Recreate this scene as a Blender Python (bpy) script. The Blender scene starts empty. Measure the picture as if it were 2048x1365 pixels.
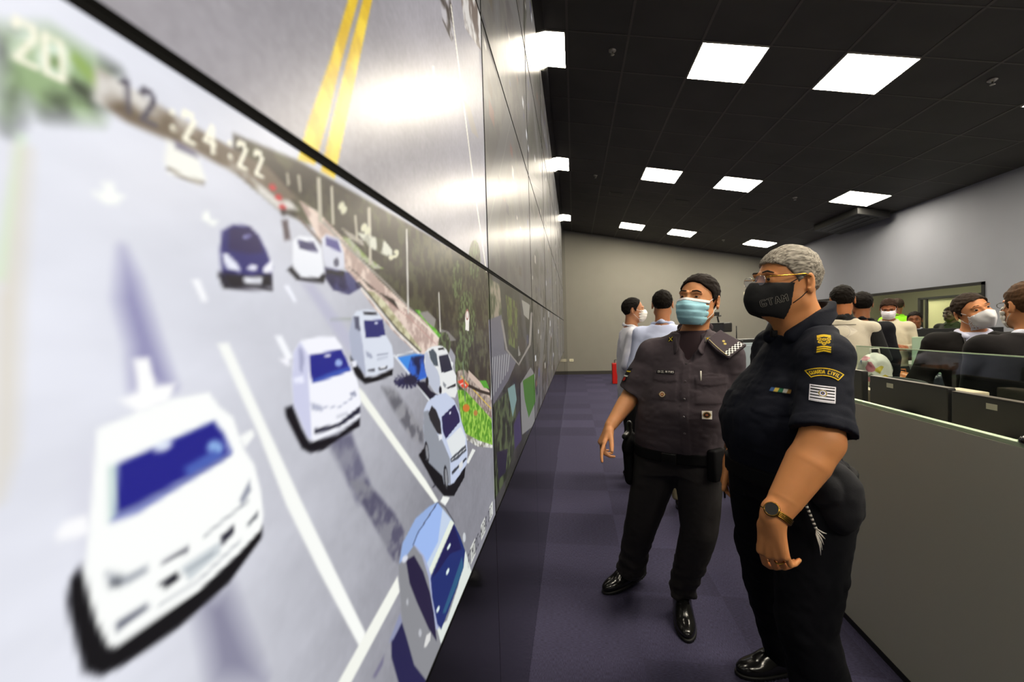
import bpy, bmesh, math, random
import numpy as np
from mathutils import Vector, Matrix
random.seed(4)
C = bpy.context.scene.collection
SC = bpy.context.scene

# ------------------------------------------------------------------ camera
F_PX, YAW, PITCH, ROLL, CAM_H = 845.24, -0.1464, -0.0285, -0.0289, 1.5232
def cam_axes():
    cy, sy = math.cos(YAW), math.sin(YAW); cp, sp = math.cos(PITCH), math.sin(PITCH)
    fwd = np.array([sy*cp, cy*cp, sp]); right = np.array([cy, -sy, 0.]); up = np.cross(right, fwd)
    cr, sr = math.cos(ROLL), math.sin(ROLL)
    return cr*right+sr*up, -sr*right+cr*up, fwd
CR, CU, CF = cam_axes()
cam_data = bpy.data.cameras.new('camera'); cam = bpy.data.objects.new('camera', cam_data); C.objects.link(cam)
cam.matrix_world = Matrix(((CR[0], CU[0], -CF[0], 0), (CR[1], CU[1], -CF[1], 0), (CR[2], CU[2], -CF[2], CAM_H), (0, 0, 0, 1)))
cam_data.sensor_width = 36; cam_data.lens = 36*F_PX/2048; cam_data.clip_start = .02; cam_data.clip_end = 60
cam_data.dof.use_dof = True; cam_data.dof.focus_distance = 1.9; cam_data.dof.aperture_fstop = 3.5
SC.camera = cam
# ------------------------------------------------------------------ world, exposure
world = bpy.data.worlds.new('world'); SC.world = world; world.use_nodes = True
world.node_tree.nodes['Background'].inputs[0].default_value = (.5, .5, .48, 1)
world.node_tree.nodes['Background'].inputs[1].default_value = .012
SC.view_settings.view_transform = 'Standard'; SC.view_settings.look = 'None'
SC.view_settings.exposure = 0.0; SC.view_settings.gamma = 1.0; SC.view_settings.use_curve_mapping = False
LIGHT_POWER = 56.0      # radiance of the ceiling panels
SCREEN_GAIN = 1.0       # brightness of the video wall

# ------------------------------------------------------------------ small helpers
def ray(x, y): return CF+(x-1024)/F_PX*CR+(682.5-y)/F_PX*CU
def atY(x, y, Y):
    d = ray(x, y); return d*Y/d[1]+np.array([0, 0, CAM_H])
def atX(x, y, X):
    d = ray(x, y); return d*X/d[0]+np.array([0, 0, CAM_H])

MATS = {}
def lin(c): return tuple((v/12.92 if v <= .04045 else ((v+.055)/1.055)**2.4) for v in c)
def rgb(h): return lin(tuple(int(h[i:i+2], 16)/255 for i in (0, 2, 4)))
def mat(name, col, rough=.5, metal=0., noise=0., scale=30., bump=0., emis=0., spec=.5, trans=0., ior=1.45, stretch=None, sheen=0., alpha=1., coat=0.):
    if name in MATS: return MATS[name]
    m = bpy.data.materials.new(name); m.use_nodes = True; nt = m.node_tree; b = nt.nodes['Principled BSDF']
    c = rgb(col) if isinstance(col, str) else col
    b.inputs['Base Color'].default_value = (*c, 1); b.inputs['Roughness'].default_value = rough
    b.inputs['Metallic'].default_value = metal; b.inputs['Specular IOR Level'].default_value = spec
    b.inputs['Transmission Weight'].default_value = trans; b.inputs['IOR'].default_value = ior
    b.inputs['Sheen Weight'].default_value = sheen; b.inputs['Alpha'].default_value = alpha; b.inputs['Coat Weight'].default_value = coat
    if emis: b.inputs['Emission Color'].default_value = (*c, 1); b.inputs['Emission Strength'].default_value = emis
    if noise or bump:
        tc = nt.nodes.new('ShaderNodeTexCoord'); mp = nt.nodes.new('ShaderNodeMapping'); nz = nt.nodes.new('ShaderNodeTexNoise')
        nt.links.new(tc.outputs['Object'], mp.inputs[0]); nt.links.new(mp.outputs[0], nz.inputs['Vector'])
        if stretch: mp.inputs['Scale'].default_value = stretch
        nz.inputs['Scale'].default_value = scale; nz.inputs['Detail'].default_value = 4
        if noise:
            mx = nt.nodes.new('ShaderNodeMix'); mx.data_type = 'RGBA'
            mx.inputs[6].default_value = (*[v*(1-noise) for v in c], 1); mx.inputs[7].default_value = (*[min(1, v*(1+noise)) for v in c], 1)
            nt.links.new(nz.outputs['Fac'], mx.inputs[0]); nt.links.new(mx.outputs[2], b.inputs['Base Color'])
        if bump:
            bp = nt.nodes.new('ShaderNodeBump'); bp.inputs['Strength'].default_value = bump; bp.inputs['Distance'].default_value = .002
            nt.links.new(nz.outputs['Fac'], bp.inputs['Height']); nt.links.new(bp.outputs[0], b.inputs['Normal'])
    MATS[name] = m; return m

def tag(o, label=None, cat=None, group=None, kind=None):
    if label: o['label'] = label
    if cat: o['category'] = cat
    if group: o['group'] = group
    if kind: o['kind'] = kind
    return o
def empty(name, loc=(0, 0, 0), rz=0., parent=None):
    o = bpy.data.objects.new(name, None); C.objects.link(o); o.location = loc; o.rotation_euler = (0, 0, rz)
    o.empty_display_size = .1
    if parent: o.parent = parent
    return o
def thing(name, label, cat, loc=(0, 0, 0), rz=0., group=None):
    return tag(empty(name, loc, rz), label, cat, group)
def link_mesh(name, V, Fs, m, parent=None, smooth=False, midx=None):
    me = bpy.data.meshes.new(name); me.from_pydata([tuple(v) for v in V], [], [tuple(f) for f in Fs])
    for x in (m if isinstance(m, (list, tuple)) else [m]): me.materials.append(x)
    if smooth: me.polygons.foreach_set('use_smooth', [True]*len(me.polygons))
    if midx is not None: me.polygons.foreach_set('material_index', midx)
    me.update(); o = bpy.data.objects.new(name, me); C.objects.link(o)
    if parent: o.parent = parent
    return o
class MB:
    """collects shapes into one mesh"""
    def __init__(s): s.V = []; s.F = []; s.M = []; s.mi = 0
    def add(s, V, F):
        n = len(s.V); s.V += [tuple(v) for v in V]; s.F += [tuple(i+n for i in f) for f in F]; s.M += [s.mi]*len(F); return s
    def box(s, a, b, bev=0.):
        bm = bmesh.new(); bmesh.ops.create_cube(bm, size=1)
        for v in bm.verts: v.co = Vector([a[i]+(b[i]-a[i])*(v.co[i]+.5) for i in range(3)])
        if bev: bmesh.ops.bevel(bm, geom=bm.edges[:], offset=bev, segments=2, affect='EDGES', profile=.6)
        s.add([v.co.copy() for v in bm.verts], [[v.index for v in f.verts] for f in bm.faces]); bm.free(); return s
    def obox(s, M, size, bev=0.):
        """box centred on matrix M"""
        bm = bmesh.new(); bmesh.ops.create_cube(bm, size=1)
        for v in bm.verts: v.co = Vector([v.co[i]*size[i] for i in range(3)])
        if bev: bmesh.ops.bevel(bm, geom=bm.edges[:], offset=bev, segments=2, affect='EDGES', profile=.6)
        s.add([M @ v.co for v in bm.verts], [[v.index for v in f.verts] for f in bm.faces]); bm.free(); return s
    def tube(s, pts, r, n=10, cap=True):
        pts = [np.array(p, float) for p in pts]; rs = r if isinstance(r, (list, tuple)) else [r]*len(pts); base = len(s.V); V = []
        t0 = None
        for i, p in enumerate(pts):
            t = pts[min(i+1, len(pts)-1)]-pts[max(i-1, 0)]; t = t/(np.linalg.norm(t)+1e-9)
            if t0 is None: a = np.array([0, 0, 1.]) if abs(t[2]) < .9 else np.array([1., 0, 0])
            else: a = u0
            u = a-t*(a@t); u /= np.linalg.norm(u); v = np.cross(t, u); u0 = u; t0 = t
            for k in range(n):
                an = 2*math.pi*k/n; V.append(p+rs[i]*(math.cos(an)*u+math.sin(an)*v))
        F = [(i*n+k, i*n+(k+1) % n, (i+1)*n+(k+1) % n, (i+1)*n+k) for i in range(len(pts)-1) for k in range(n)]
        if cap: F += [tuple(range(n-1, -1, -1)), tuple((len(pts)-1)*n+k for k in range(n))]
        return s.add(V, F)
    def lathe(s, prof, o=(0, 0, 0), n=20, axis='z', sc=(1, 1, 1)):
        V = []
        for r, h in prof:
            for k in range(n):
                a = 2*math.pi*k/n; q = (r*math.cos(a)*sc[0], r*math.sin(a)*sc[1], h*sc[2])
                if axis == 'x': q = (q[2], q[0], q[1])
                if axis == 'y': q = (q[0], q[2], q[1])
                V.append((q[0]+o[0], q[1]+o[1], q[2]+o[2]))
        F = [(i*n+k, i*n+(k+1) % n, (i+1)*n+(k+1) % n, (i+1)*n+k) for i in range(len(prof)-1) for k in range(n)]
        F += [tuple(range(n-1, -1, -1)), tuple((len(prof)-1)*n+k for k in range(n))]
        return s.add(V, F)
    def quad(s, *p): return s.add(p, [tuple(range(len(p)))])
    def build(s, name, m, parent=None, smooth=False):
        o = link_mesh(name, s.V, s.F, m, parent, smooth, s.M if isinstance(m, (list, tuple)) else None)
        return o
def struct(o): o['kind'] = 'structure'; return o
# ================================================================== the room
D = .229                                   # video wall plane at x = -D
XR, YB, YF = 5.75, 13.72, -4.0             # right wall, back wall, wall behind the camera
def ceil_z(x): return CAM_H+3.0582-.2019*x
M_WALL = mat('grey_wall_paint', '888b94', .8, noise=.05, scale=3, bump=.05)
M_WALLB = mat('taupe_wall_paint', '8b887f', .8, noise=.05, scale=3, bump=.05)
M_BLACK = mat('black_gloss_panel', (.004, .004, .005), .09, spec=.5, ior=1.5)
M_DARK = mat('dark_trim', (.012, .012, .012), .4)

# carpet tiles
def carpet():
    m = bpy.data.materials.new('carpet_tiles'); m.use_nodes = True; nt = m.node_tree; b = nt.nodes['Principled BSDF']; N = nt.nodes.new; L = nt.links.new
    tc = N('ShaderNodeTexCoord'); mp = N('ShaderNodeMapping'); mp.inputs['Scale'].default_value = (2, 2, 2); mp.inputs['Location'].default_value = (.45, .1, 0); L(tc.outputs['Object'], mp.inputs[0])
    ck = N('ShaderNodeTexChecker'); ck.inputs['Scale'].default_value = 1; L(mp.outputs[0], ck.inputs[0])
    fl = N('ShaderNodeVectorMath'); fl.operation = 'FLOOR'; L(mp.outputs[0], fl.inputs[0]); wn = N('ShaderNodeTexWhiteNoise'); wn.noise_dimensions = '2D'; L(fl.outputs[0], wn.inputs['Vector'])
    def fib(sc):
        q = N('ShaderNodeMapping'); q.inputs['Scale'].default_value = sc; L(tc.outputs['Object'], q.inputs[0]); z = N('ShaderNodeTexNoise'); z.inputs['Scale'].default_value = 1; z.inputs['Detail'].default_value = 5; L(q.outputs[0], z.inputs['Vector']); return z
    na, nb = fib((55, 420, 1)), fib((420, 55, 1))
    mx = N('ShaderNodeMix'); mx.data_type = 'FLOAT'; L(ck.outputs['Fac'], mx.inputs[0]); L(na.outputs['Fac'], mx.inputs[2]); L(nb.outputs['Fac'], mx.inputs[3])
    ad = N('ShaderNodeMath'); ad.operation = 'MULTIPLY_ADD'; L(wn.outputs['Value'], ad.inputs[0]); ad.inputs[1].default_value = .11; L(mx.outputs[0], ad.inputs[2])
    a2 = N('ShaderNodeMath'); a2.operation = 'MULTIPLY_ADD'; L(ck.outputs['Fac'], a2.inputs[0]); a2.inputs[1].default_value = .07; L(ad.outputs[0], a2.inputs[2])
    cr = N('ShaderNodeValToRGB'); L(a2.outputs[0], cr.inputs[0]); e = cr.color_ramp.elements
    e[0].position = .3; e[0].color = (*rgb('2a2939'), 1); e[1].position = .92; e[1].color = (*rgb('504d68'), 1)
    L(cr.outputs[0], b.inputs['Base Color']); b.inputs['Roughness'].default_value = .95; b.inputs['Specular IOR Level'].default_value = .15
    bp = N('ShaderNodeBump'); bp.inputs['Strength'].default_value = .5; bp.inputs['Distance'].default_value = .003; L(mx.outputs[0], bp.inputs['Height']); L(bp.outputs[0], b.inputs['Normal'])
    return m
struct(MB().box((-.35, YF-.2, -.12), (XR+.1, YB+.1, 0)).build('floor', carpet()))
struct(MB().box((XR+.1, 5.0, -.12), (10.2, YB+.1, 0)).build('trim_1', mat('side_room_floor', '4a4740', .8)))

# sloping tile ceiling with a 0.625 m grid
def ceiling_mat():
    m = bpy.data.materials.new('ceiling_tiles'); m.use_nodes = True; nt = m.node_tree; b = nt.nodes['Principled BSDF']; N = nt.nodes.new; L = nt.links.new
    tc = N('ShaderNodeTexCoord'); nz = N('ShaderNodeTexNoise'); nz.inputs['Scale'].default_value = 2.; nz.inputs['Detail'].default_value = 6; L(tc.outputs['Object'], nz.inputs['Vector'])
    cr = N('ShaderNodeValToRGB'); L(nz.outputs['Fac'], cr.inputs[0]); e = cr.color_ramp.elements
    e[0].position = .3; e[0].color = (.040, .037, .033, 1); e[1].position = .7; e[1].color = (.052, .048, .043, 1)
    L(cr.outputs[0], b.inputs['Base Color']); b.inputs['Roughness'].default_value = .75
    return m
M_CEIL = ceiling_mat()
def slab(x0, x1, y0, y1, lo, hi):
    """piece lying against the sloping ceiling, lo/hi below the ceiling plane"""
    V = [(x, y, ceil_z(x)-d) for d in (hi, lo) for x, y in ((x0, y0), (x1, y0), (x1, y1), (x0, y1))]
    return V, [(0, 1, 2, 3), (7, 6, 5, 4), (0, 4, 5, 1), (1, 5, 6, 2), (2, 6, 7, 3), (3, 7, 4, 0)]
cb = MB(); cb.add(*slab(-.35, XR+.1, YF-.1, YB+.1, 0, -.12)); struct(cb.build('ceiling', M_CEIL))
GX = [-.0268+.6*0]+[]
grid = MB()
xs = [.003, .62, 1.323, 1.945, 2.618, 3.24, 3.87, 4.562, 5.195]
for x in xs: grid.add(*slab(x-.012, x+.012, YF, YB, .004, -.001))
ys = [4.493-.615*k for k in range(1, 14)]+[4.493, 5.115]+[5.115+.672*k for k in range(1, 4)]+[7.797, 8.42]+[8.42+.663*k for k in range(1, 5)]+[11.727, 12.35, 12.97, 13.6]
for y in ys:
    if y > YF: grid.add(*slab(-.2, XR, y-.009, y+.009, .003, -.001))
struct(grid.build('trim_2', mat('ceiling_grid', (.075, .068, .058), .6)))

struct(MB().box((-.35, YB, 0), (XR+.1, YB+.12, 4.8)).build('wall_back', M_WALLB))
struct(MB().box((-.35, YF-.12, 0), (XR+.1, YF, 4.8)).build('wall_front', M_WALL))
# wall on the video side: black gloss cladding above, below and beyond the screens
wl = MB()
wl.box((-.34, YF, 3.753), (-D, YB, 4.66)); wl.box((-.34, 9.662, .0), (-D, YB, 3.753)); wl.box((-.34, YF, 0), (-D, -.09, 3.753))
struct(wl.build('wall_left', M_BLACK))
for i in range(8):
    y0 = -.062+1.213*i
    o = MB().box((-.34, y0+.002, .004), (-D-.001, y0+1.211, .999), .001).build('plinth_panel', M_BLACK)
    tag(o, ['glossy black panel below the nearest street screen, from floor to screen', 'glossy black panel below the second screen along the floor', 'third glossy black panel along the floor under the screens', 'fourth glossy black panel along the floor under the screens', 'fifth glossy black floor panel under the screens, mirroring the carpet', 'sixth glossy black floor panel, well down the video wall', 'seventh glossy black floor panel, next to last before the wall end', 'last glossy black floor panel at the far end of the video wall'][i], 'panel', 'black gloss panels under the screens')
# right wall with the long interior window
WY0, WY1, WZ0, WZ1 = 6.885, 12.6, .75, 2.003
rw = MB()
rw.box((XR, YF, 0), (XR+.1, WY0, 3.6)); rw.box((XR, WY1, 0), (XR+.1, YB, 3.6)); rw.box((XR, WY0, WZ1), (XR+.1, WY1, 3.6)); rw.box((XR, WY0, 0), (XR+.1, WY1, WZ0))
struct(rw.build('wall_right', M_WALL))
wf = MB(); t = .045
wf.box((XR-.015, WY0, WZ0), (XR+.05, WY0+t, WZ1)); wf.box((XR-.015, WY1-t, WZ0), (XR+.05, WY1, WZ1)); wf.box((XR-.015, WY0, WZ1-t), (XR+.05, WY1, WZ1)); wf.box((XR-.015, WY0, WZ0), (XR+.05, WY1, WZ0+t))
w1 = struct(wf.build('window_1', M_DARK))
M_GLASS = bpy.data.materials.new('clear_glass'); M_GLASS.use_nodes = True
def thin_glass(m, tint, refl_rough=.02):
    nt = m.node_tree; nt.nodes.clear(); N = nt.nodes.new; L = nt.links.new
    out = N('ShaderNodeOutputMaterial'); tr = N('ShaderNodeBsdfTransparent'); tr.inputs[0].default_value = (*tint, 1); gl = N('ShaderNodeBsdfGlossy'); gl.inputs['Roughness'].default_value = refl_rough
    fr = N('ShaderNodeFresnel'); fr.inputs[0].default_value = 1.5; mx = N('ShaderNodeMixShader'); ge = N('ShaderNodeNewGeometry'); iv = N('ShaderNodeMath'); iv.operation = 'SUBTRACT'; iv.inputs[0].default_value = 1.; L(ge.outputs['Backfacing'], iv.inputs[1]); mu = N('ShaderNodeMath'); mu.operation = 'MULTIPLY'; L(iv.outputs[0], mu.inputs[0]); L(fr.outputs[0], mu.inputs[1]); L(mu.outputs[0], mx.inputs[0]); L(tr.outputs[0], mx.inputs[1]); L(gl.outputs[0], mx.inputs[2]); L(mx.outputs[0], out.inputs[0])
    return m
thin_glass(M_GLASS, (.9, .92, .88))
w1g = MB().box((XR+.02, WY0+t, WZ0+t), (XR+.026, WY1-t, WZ1-t)).build('window_pane', M_GLASS, w1)
# side room behind the window
SX = 8.9
M_SIDE = mat('side_room_wall', '96957c', .8, noise=.04, scale=2)
sr = MB(); sr.box((SX, 5.0, 0), (SX+.1, YB, 2.8)); sr.box((XR+.1, YB, 0), (SX+.1, YB+.1, 2.8)); sr.box((XR+.1, 4.9, 0), (SX+.1, 5.0, 2.8))
struct(sr.build('wall_side_room', M_SIDE))
struct(MB().box((XR+.1, 4.9, 2.75), (SX+.1, YB+.1, 2.85)).build('ceiling_side_room', mat('side_room_ceiling', '9a987f', .9)))
# black framed glazed partition standing inside the side room
X2 = 6.5
w2 = MB()
def zat(px, py, X): return float(atX(px, py, X)[2])
ya, yb_ = float(atX(1838, 640, X2)[1]), 6.0
zt = float(atX(1966, 588, X2)[2])
w2.box((X2, yb_, zt-.02), (X2+.05, ya, zt+.02)); w2.box((X2, ya-.03, 0), (X2+.05, ya+.03, zt+.02)); yc = float(atX(1852, 640, X2)[1]); w2.box((X2, yc-.02, 0), (X2+.05, yc+.02, zt))
w2o = struct(w2.build('window_2', M_DARK))
MB().box((X2+.02, yb_, .05), (X2+.026, yc-.02, zt-.02)).build('window_pane', mat('cream_blind', 'd2d0a4', .8, emis=.0), w2o)
# baseboards
struct(MB().box((-D, YB-.02, 0), (XR, YB, .11)).build('baseboard_back', mat('grey_baseboard', '3a3833', .5)))
struct(MB().box((XR-.02, YF, 0), (XR, YB-.02, .11)).build('baseboard_right', MATS['grey_baseboard']))

# ------------------------------------------------------------------ ceiling lights
M_DIFF = bpy.data.materials.new('lit_diffuser'); M_DIFF.use_nodes = True
_b = M_DIFF.node_tree.nodes['Principled BSDF']; _b.inputs['Base Color'].default_value = (.9, .9, .9, 1); _b.inputs['Emission Color'].default_value = (1., .905, .74, 1); _b.inputs['Emission Strength'].default_value = LIGHT_POWER
M_FRAME = mat('white_lamp_frame', 'c9c4b8', .5)
colx = [-.0268, 1.9337, 3.2295, 5.1826]; rowy = [-2.1, 1.2, 4.5029, 7.8069, 11.7368]
cname = ['beside the video wall', 'second out from the video wall', 'third out from the video wall', 'nearest the window wall']
rname = ['row behind the camera', 'row above the camera', 'nearest row in view', 'middle row', 'farthest row']
for j, y in enumerate(rowy):
    for i, x in enumerate(colx):
        x0, x1 = (x-.6, x) if i else (-D+.004, x)
        t = thing('ceiling_light', 'square white ceiling light, %s, %s' % (rname[j], cname[i]), 'ceiling light', (x, y, ceil_z(x)), 0, 'square ceiling lights')
        V, Fc = slab(x0, x1, y, y+.6, .014, 0.)
        fr = MB()
        for a in ((x0-.008, x1+.008, y-.008, y), (x0-.008, x1+.008, y+.6, y+.608), (x0-.008, x0, y, y+.6), (x1, x1+.008, y, y+.6)):
            if a[0] < -D: a = (max(a[0], -D+.002), *a[1:])
            if a[1]-a[0] < .002: continue
            fr.add(*slab(*a, .016, 0.))
        off = lambda VV: [(v[0]-x, v[1]-y, v[2]-ceil_z(x)) for v in VV]
        m = MB(); m.add(off(V), Fc); m.build('diffuser', M_DIFF, t); fr.V = off(fr.V); fr.build('lamp_frame', M_FRAME, t)
# sprinklers and vents on the ceiling
M_STEEL = mat('steel', 'a8a59c', .3, metal=1.)
for i, (x, y) in enumerate([(.482, 4.748), (.49, 8.524), (4.032, 8.429), (4.049, 12.195), (4.015, 4.742)]):
    t = thing('ceiling_sprinkler', ['steel sprinkler head on ceiling between the two nearest lights', 'steel sprinkler head on ceiling near the video wall, middle row', 'steel sprinkler head between the third and fourth middle-row lights', 'steel sprinkler head on the far ceiling beside the farthest right light', 'steel sprinkler head at the upper right of the ceiling'][i], 'sprinkler', (x, y, ceil_z(x)), 0, 'sprinkler heads on the ceiling')
    MB().lathe([(.04, .008), (.04, -.006), (.025, -.016), (.012, -.02)], n=18).build('collar', M_STEEL, t, True)
    m = MB().lathe([(.009, -.018), (.009, -.04), (.02, -.043), (.02, -.047)], n=12); m.build('nozzle', M_STEEL, t, True)
for i, (px, py) in enumerate([(1232, 388), (1362, 403), (1494, 421), (1660, 446)]):
    d = ray(px, py); tt = 3.0582/(d[2]+.2019*d[0]); P = d*tt; x, y = float(P[0]), float(P[1])
    t = thing('ceiling_vent', ['small dark ceiling vent nearest the video wall', 'small dark ceiling vent above the far row lights, second from the video wall', 'small dark ceiling vent above the grey haired officer', 'small dark ceiling vent nearest the window wall'][i], 'vent', (x, y, ceil_z(x)), 0, 'dark ceiling vents')
    m = MB(); V, Fc = slab(x-.14, x+.14, y-.1, y+.1, .006, 0.); m.add([(v[0]-x, v[1]-y, v[2]-ceil_z(x)) for v in V], Fc); m.build('vent_frame', mat('vent_metal', (.012, .012, .012), .5), t)
    m = MB()
    for k in range(5):
        V, Fc = slab(x-.12, x+.12, y-.08+.035*k, y-.065+.035*k, .01, .005); m.add([(v[0]-x, v[1]-y, v[2]-ceil_z(x)) for v in V], Fc)
    m.build('vent_slats', mat('vent_slat', (.04, .037, .033), .5), t)
# projector like black unit hanging where ceiling meets right wall
t = thing('air_conditioner', 'long black air unit hanging under the ceiling against the window wall', 'air conditioner', (5.35, 9.2, ceil_z(5.35)))
m = MB(); V, Fc = slab(5.1, 5.62, 8.5, 9.9, .13, .012); m.add([(v[0]-5.35, v[1]-9.2, v[2]-ceil_z(5.35)) for v in V], Fc); m.build('housing', mat('black_plastic', (.01, .01, .01), .45), t)
m = MB()
for k in range(3): V, Fc = slab(5.16+.14*k, 5.22+.14*k, 8.6, 9.8, .137, .13); m.add([(v[0]-5.35, v[1]-9.2, v[2]-ceil_z(5.35)) for v in V], Fc)
m.build('air_slots', M_DARK, t)

for k in range(3):
    t = thing('side_room_light', ['square ceiling lamp in the room behind the window, near end', 'square ceiling lamp in the room behind the window, middle', 'square ceiling lamp in the room behind the window, far end'][k], 'ceiling light', (6.2, 6.6+2.6*k, 2.75), 0, 'lamps of the side room')
    MB().box((-.27, -.32, -.02), (.27, .32, 0)).build('lamp_frame', M_FRAME, t)
    MB().box((-.25, -.3, -.026), (.25, .3, -.02)).build('diffuser', mat('side_diffuser', (1., .93, .72), .5, emis=75.), t)
# ================================================================== the video wall
def lattice(P, seed=0):
    """smooth value noise of points P (N,2|3) in [-1,1]"""
    P = np.asarray(P, float)
    if P.shape[1] == 2: P = np.c_[P, np.zeros(len(P))]
    I = np.floor(P).astype(np.int64); f = P-I; f = f*f*(3-2*f); out = np.zeros(len(P))
    for dx in (0, 1):
        for dy in (0, 1):
            for dz in (0, 1):
                h = ((I[:, 0]+dx)*73856093) ^ ((I[:, 1]+dy)*19349663) ^ ((I[:, 2]+dz)*83492791) ^ (seed*2654435761)
                h = (h ^ (h >> 13))*1274126177 & 0x7fffffff; h = (h ^ (h >> 16)) & 0xffff
                w = (f[:, 0] if dx else 1-f[:, 0])*(f[:, 1] if dy else 1-f[:, 1])*(f[:, 2] if dz else 1-f[:, 2])
                out += w*(h/32767.5-1)
    return out
def fbm(P, seed=0, n=4):
    s = 0; a = .5; P = np.array(P, float)
    for k in range(n): s = s+a*lattice(P, seed+k); P = P*2.03; a *= .5
    return s
def scr(x, y):
    p = atX(x, y, -D); return (float(p[1]), float(p[2]))
ITEMS = []     # pictures shown on the screens: polygons in wall metres (y, z)
def H(c): return tuple(int(c[i:i+2], 16)/255 for i in (0, 2, 4))
def poly(pts, col, soft=.0022, **k): ITEMS.append(dict(p=np.array([scr(*q) for q in pts]), c=H(col), s=soft, **k))
def wpoly(pts, col, soft=.002, **k): ITEMS.append(dict(p=np.array(pts, float), c=H(col), s=soft, **k))
def ell(cx, cy, rx, ry, col, rot=0, n=14, **k):
    c, s = math.cos(math.radians(rot)), math.sin(math.radians(rot))
    poly([(cx+rx*math.cos(2*math.pi*i/n)*c-ry*math.sin(2*math.pi*i/n)*s, cy+rx*math.cos(2*math.pi*i/n)*s+ry*math.sin(2*math.pi*i/n)*c) for i in range(n)], col, **k)
def stroke(pts, w, col, **k):
    """open polyline of pixel width w (w may be a pair: start, end)"""
    w0, w1 = w if isinstance(w, tuple) else (w, w); n = len(pts); L_, R_ = [], []
    for i, (x, y) in enumerate(pts):
        a = pts[max(i-1, 0)]; b = pts[min(i+1, n-1)]; dx, dy = b[0]-a[0], b[1]-a[1]; l = math.hypot(dx, dy) or 1; ww = (w0+(w1-w0)*i/(n-1))/2
        L_.append((x-dy/l*ww, y+dx/l*ww)); R_.append((x+dy/l*ww, y-dx/l*ww))
    poly(L_+R_[::-1], col, **k)
def wstroke(pts, w, col, **k):
    for a, b in zip(pts[:-1], pts[1:]):
        dx, dy = b[0]-a[0], b[1]-a[1]; l = math.hypot(dx, dy) or 1; nx, ny = -dy/l*w/2, dx/l*w/2; ex, ey = dx/l*w*.3, dy/l*w*.3
        wpoly([(a[0]+nx-ex, a[1]+ny-ey), (b[0]+nx+ex, b[1]+ny+ey), (b[0]-nx+ex, b[1]-ny+ey), (a[0]-nx-ex, a[1]-ny-ey)], col, **k)
GL = {'0': [[(0, 0), (1, 0), (1, 2), (0, 2), (0, 0)]], '1': [[(.1, 1.6), (.5, 2), (.5, 0)]], '2': [[(0, 1.6), (.2, 2), (.8, 2), (1, 1.6), (0, 0), (1, 0)]], '4': [[(.8, 0), (.8, 2), (0, .7), (1.1, .7)]],
      ':': [[(.4, .4), (.6, .4)], [(.4, 1.5), (.6, 1.5)]], 'F': [[(0, 0), (0, 2), (1, 2)], [(0, 1), (.8, 1)]], 'T': [[(.5, 0), (.5, 2)], [(0, 2), (1, 2)]], 'M': [[(0, 0), (0, 2), (.5, 1), (1, 2), (1, 0)]],
      'C': [[(1, 2), (0, 2), (0, 0), (1, 0)]], 'O': [[(0, 0), (1, 0), (1, 2), (0, 2), (0, 0)]], 'B': [[(0, 0), (0, 2), (.8, 2), (.9, 1.1), (0, 1), (1, .8), (1, 0), (0, 0)]], 'R': [[(0, 0), (0, 2), (1, 2), (1, 1), (0, 1), (1, 0)]],
      '-': [[(.1, 1), (.9, 1)]], ' ': [], '9': [[(1, 1), (0, 1), (0, 2), (1, 2), (1, 0)]], '/': [[(0, 0), (1, 2)]]}
def wtext(s, y, z, h, step, w, col, **k):
    for ch in s:
        for st in GL[ch]: wstroke([(y+a*h*.42, z+b*h/2) for a, b in st], w, col, **k)
        y += step
exec_pictures = None
def cr(ox, oy, s, pts): return [(ox+x/s, oy+y/s) for x, y in pts]
c1 = lambda *p: cr(80, 680, 1.992, p)
c2 = lambda *p: cr(540, 560, 3.0325, p)
c3 = lambda *p: cr(640, 960, 3.37, p)
c5 = lambda *p: cr(560, 340, 4.55, p)
c6 = lambda *p: cr(740, 600, 4.548, p)
c7 = lambda *p: cr(600, 0, 3.25, p)
c8 = lambda *p: cr(0, 300, 2.276, p)
W_, HG, PK, NAVY = 'fbfcff', 'd4d8ea', '2a2448', '232b8c'
# ---- nearest lower screen: avenue with cars
poly([(470, 268), (600, 322), (985, 545), (995, 860), (985, 800), (930, 745), (905, 700), (870, 660), (815, 610), (760, 590), (700, 545), (640, 460), (560, 420), (470, 340)], '33291f', .004, fol=('2c241c', '4c4a34', 60, .35))
poly([(40, 60), (110, 60), (240, 140), (200, 240), (90, 230), (60, 200), (20, 260), (0, 220), (0, 60)], '3c4638', .012, fol=('2a3328', '95b080', 45, .5))
for cx_, cy_, rx_, ry_ in ((112, 118, 38, 32), (52, 92, 22, 30)):
    ell(cx_, cy_, rx_, ry_, 'dfeedd', 30, soft=.004); ell(cx_+4, cy_+6, rx_*.45, ry_*.4, '6f8c50', 30, soft=.004)
stroke([(150, 110), (185, 150), (230, 205)], 18, '8fae58', soft=.004)
poly([(195, 130), (330, 215), (520, 330), (600, 420), (560, 420), (480, 350), (390, 300), (260, 245), (190, 200)], 'c9c0b6', .004, fol=('d8d4ce', '6a5a48', 30, .5))
poly([(400, 262), (540, 335), (600, 400), (560, 400), (480, 330), (400, 290)], '6f6052', .004)
stroke([(5, 560), (28, 400), (48, 270)], (26, 12), 'd9f0d0', soft=.004); poly([(0, 600), (20, 540), (45, 300), (60, 300), (40, 620), (30, 900), (0, 1000)], 'dfd8c8', .01)
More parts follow.
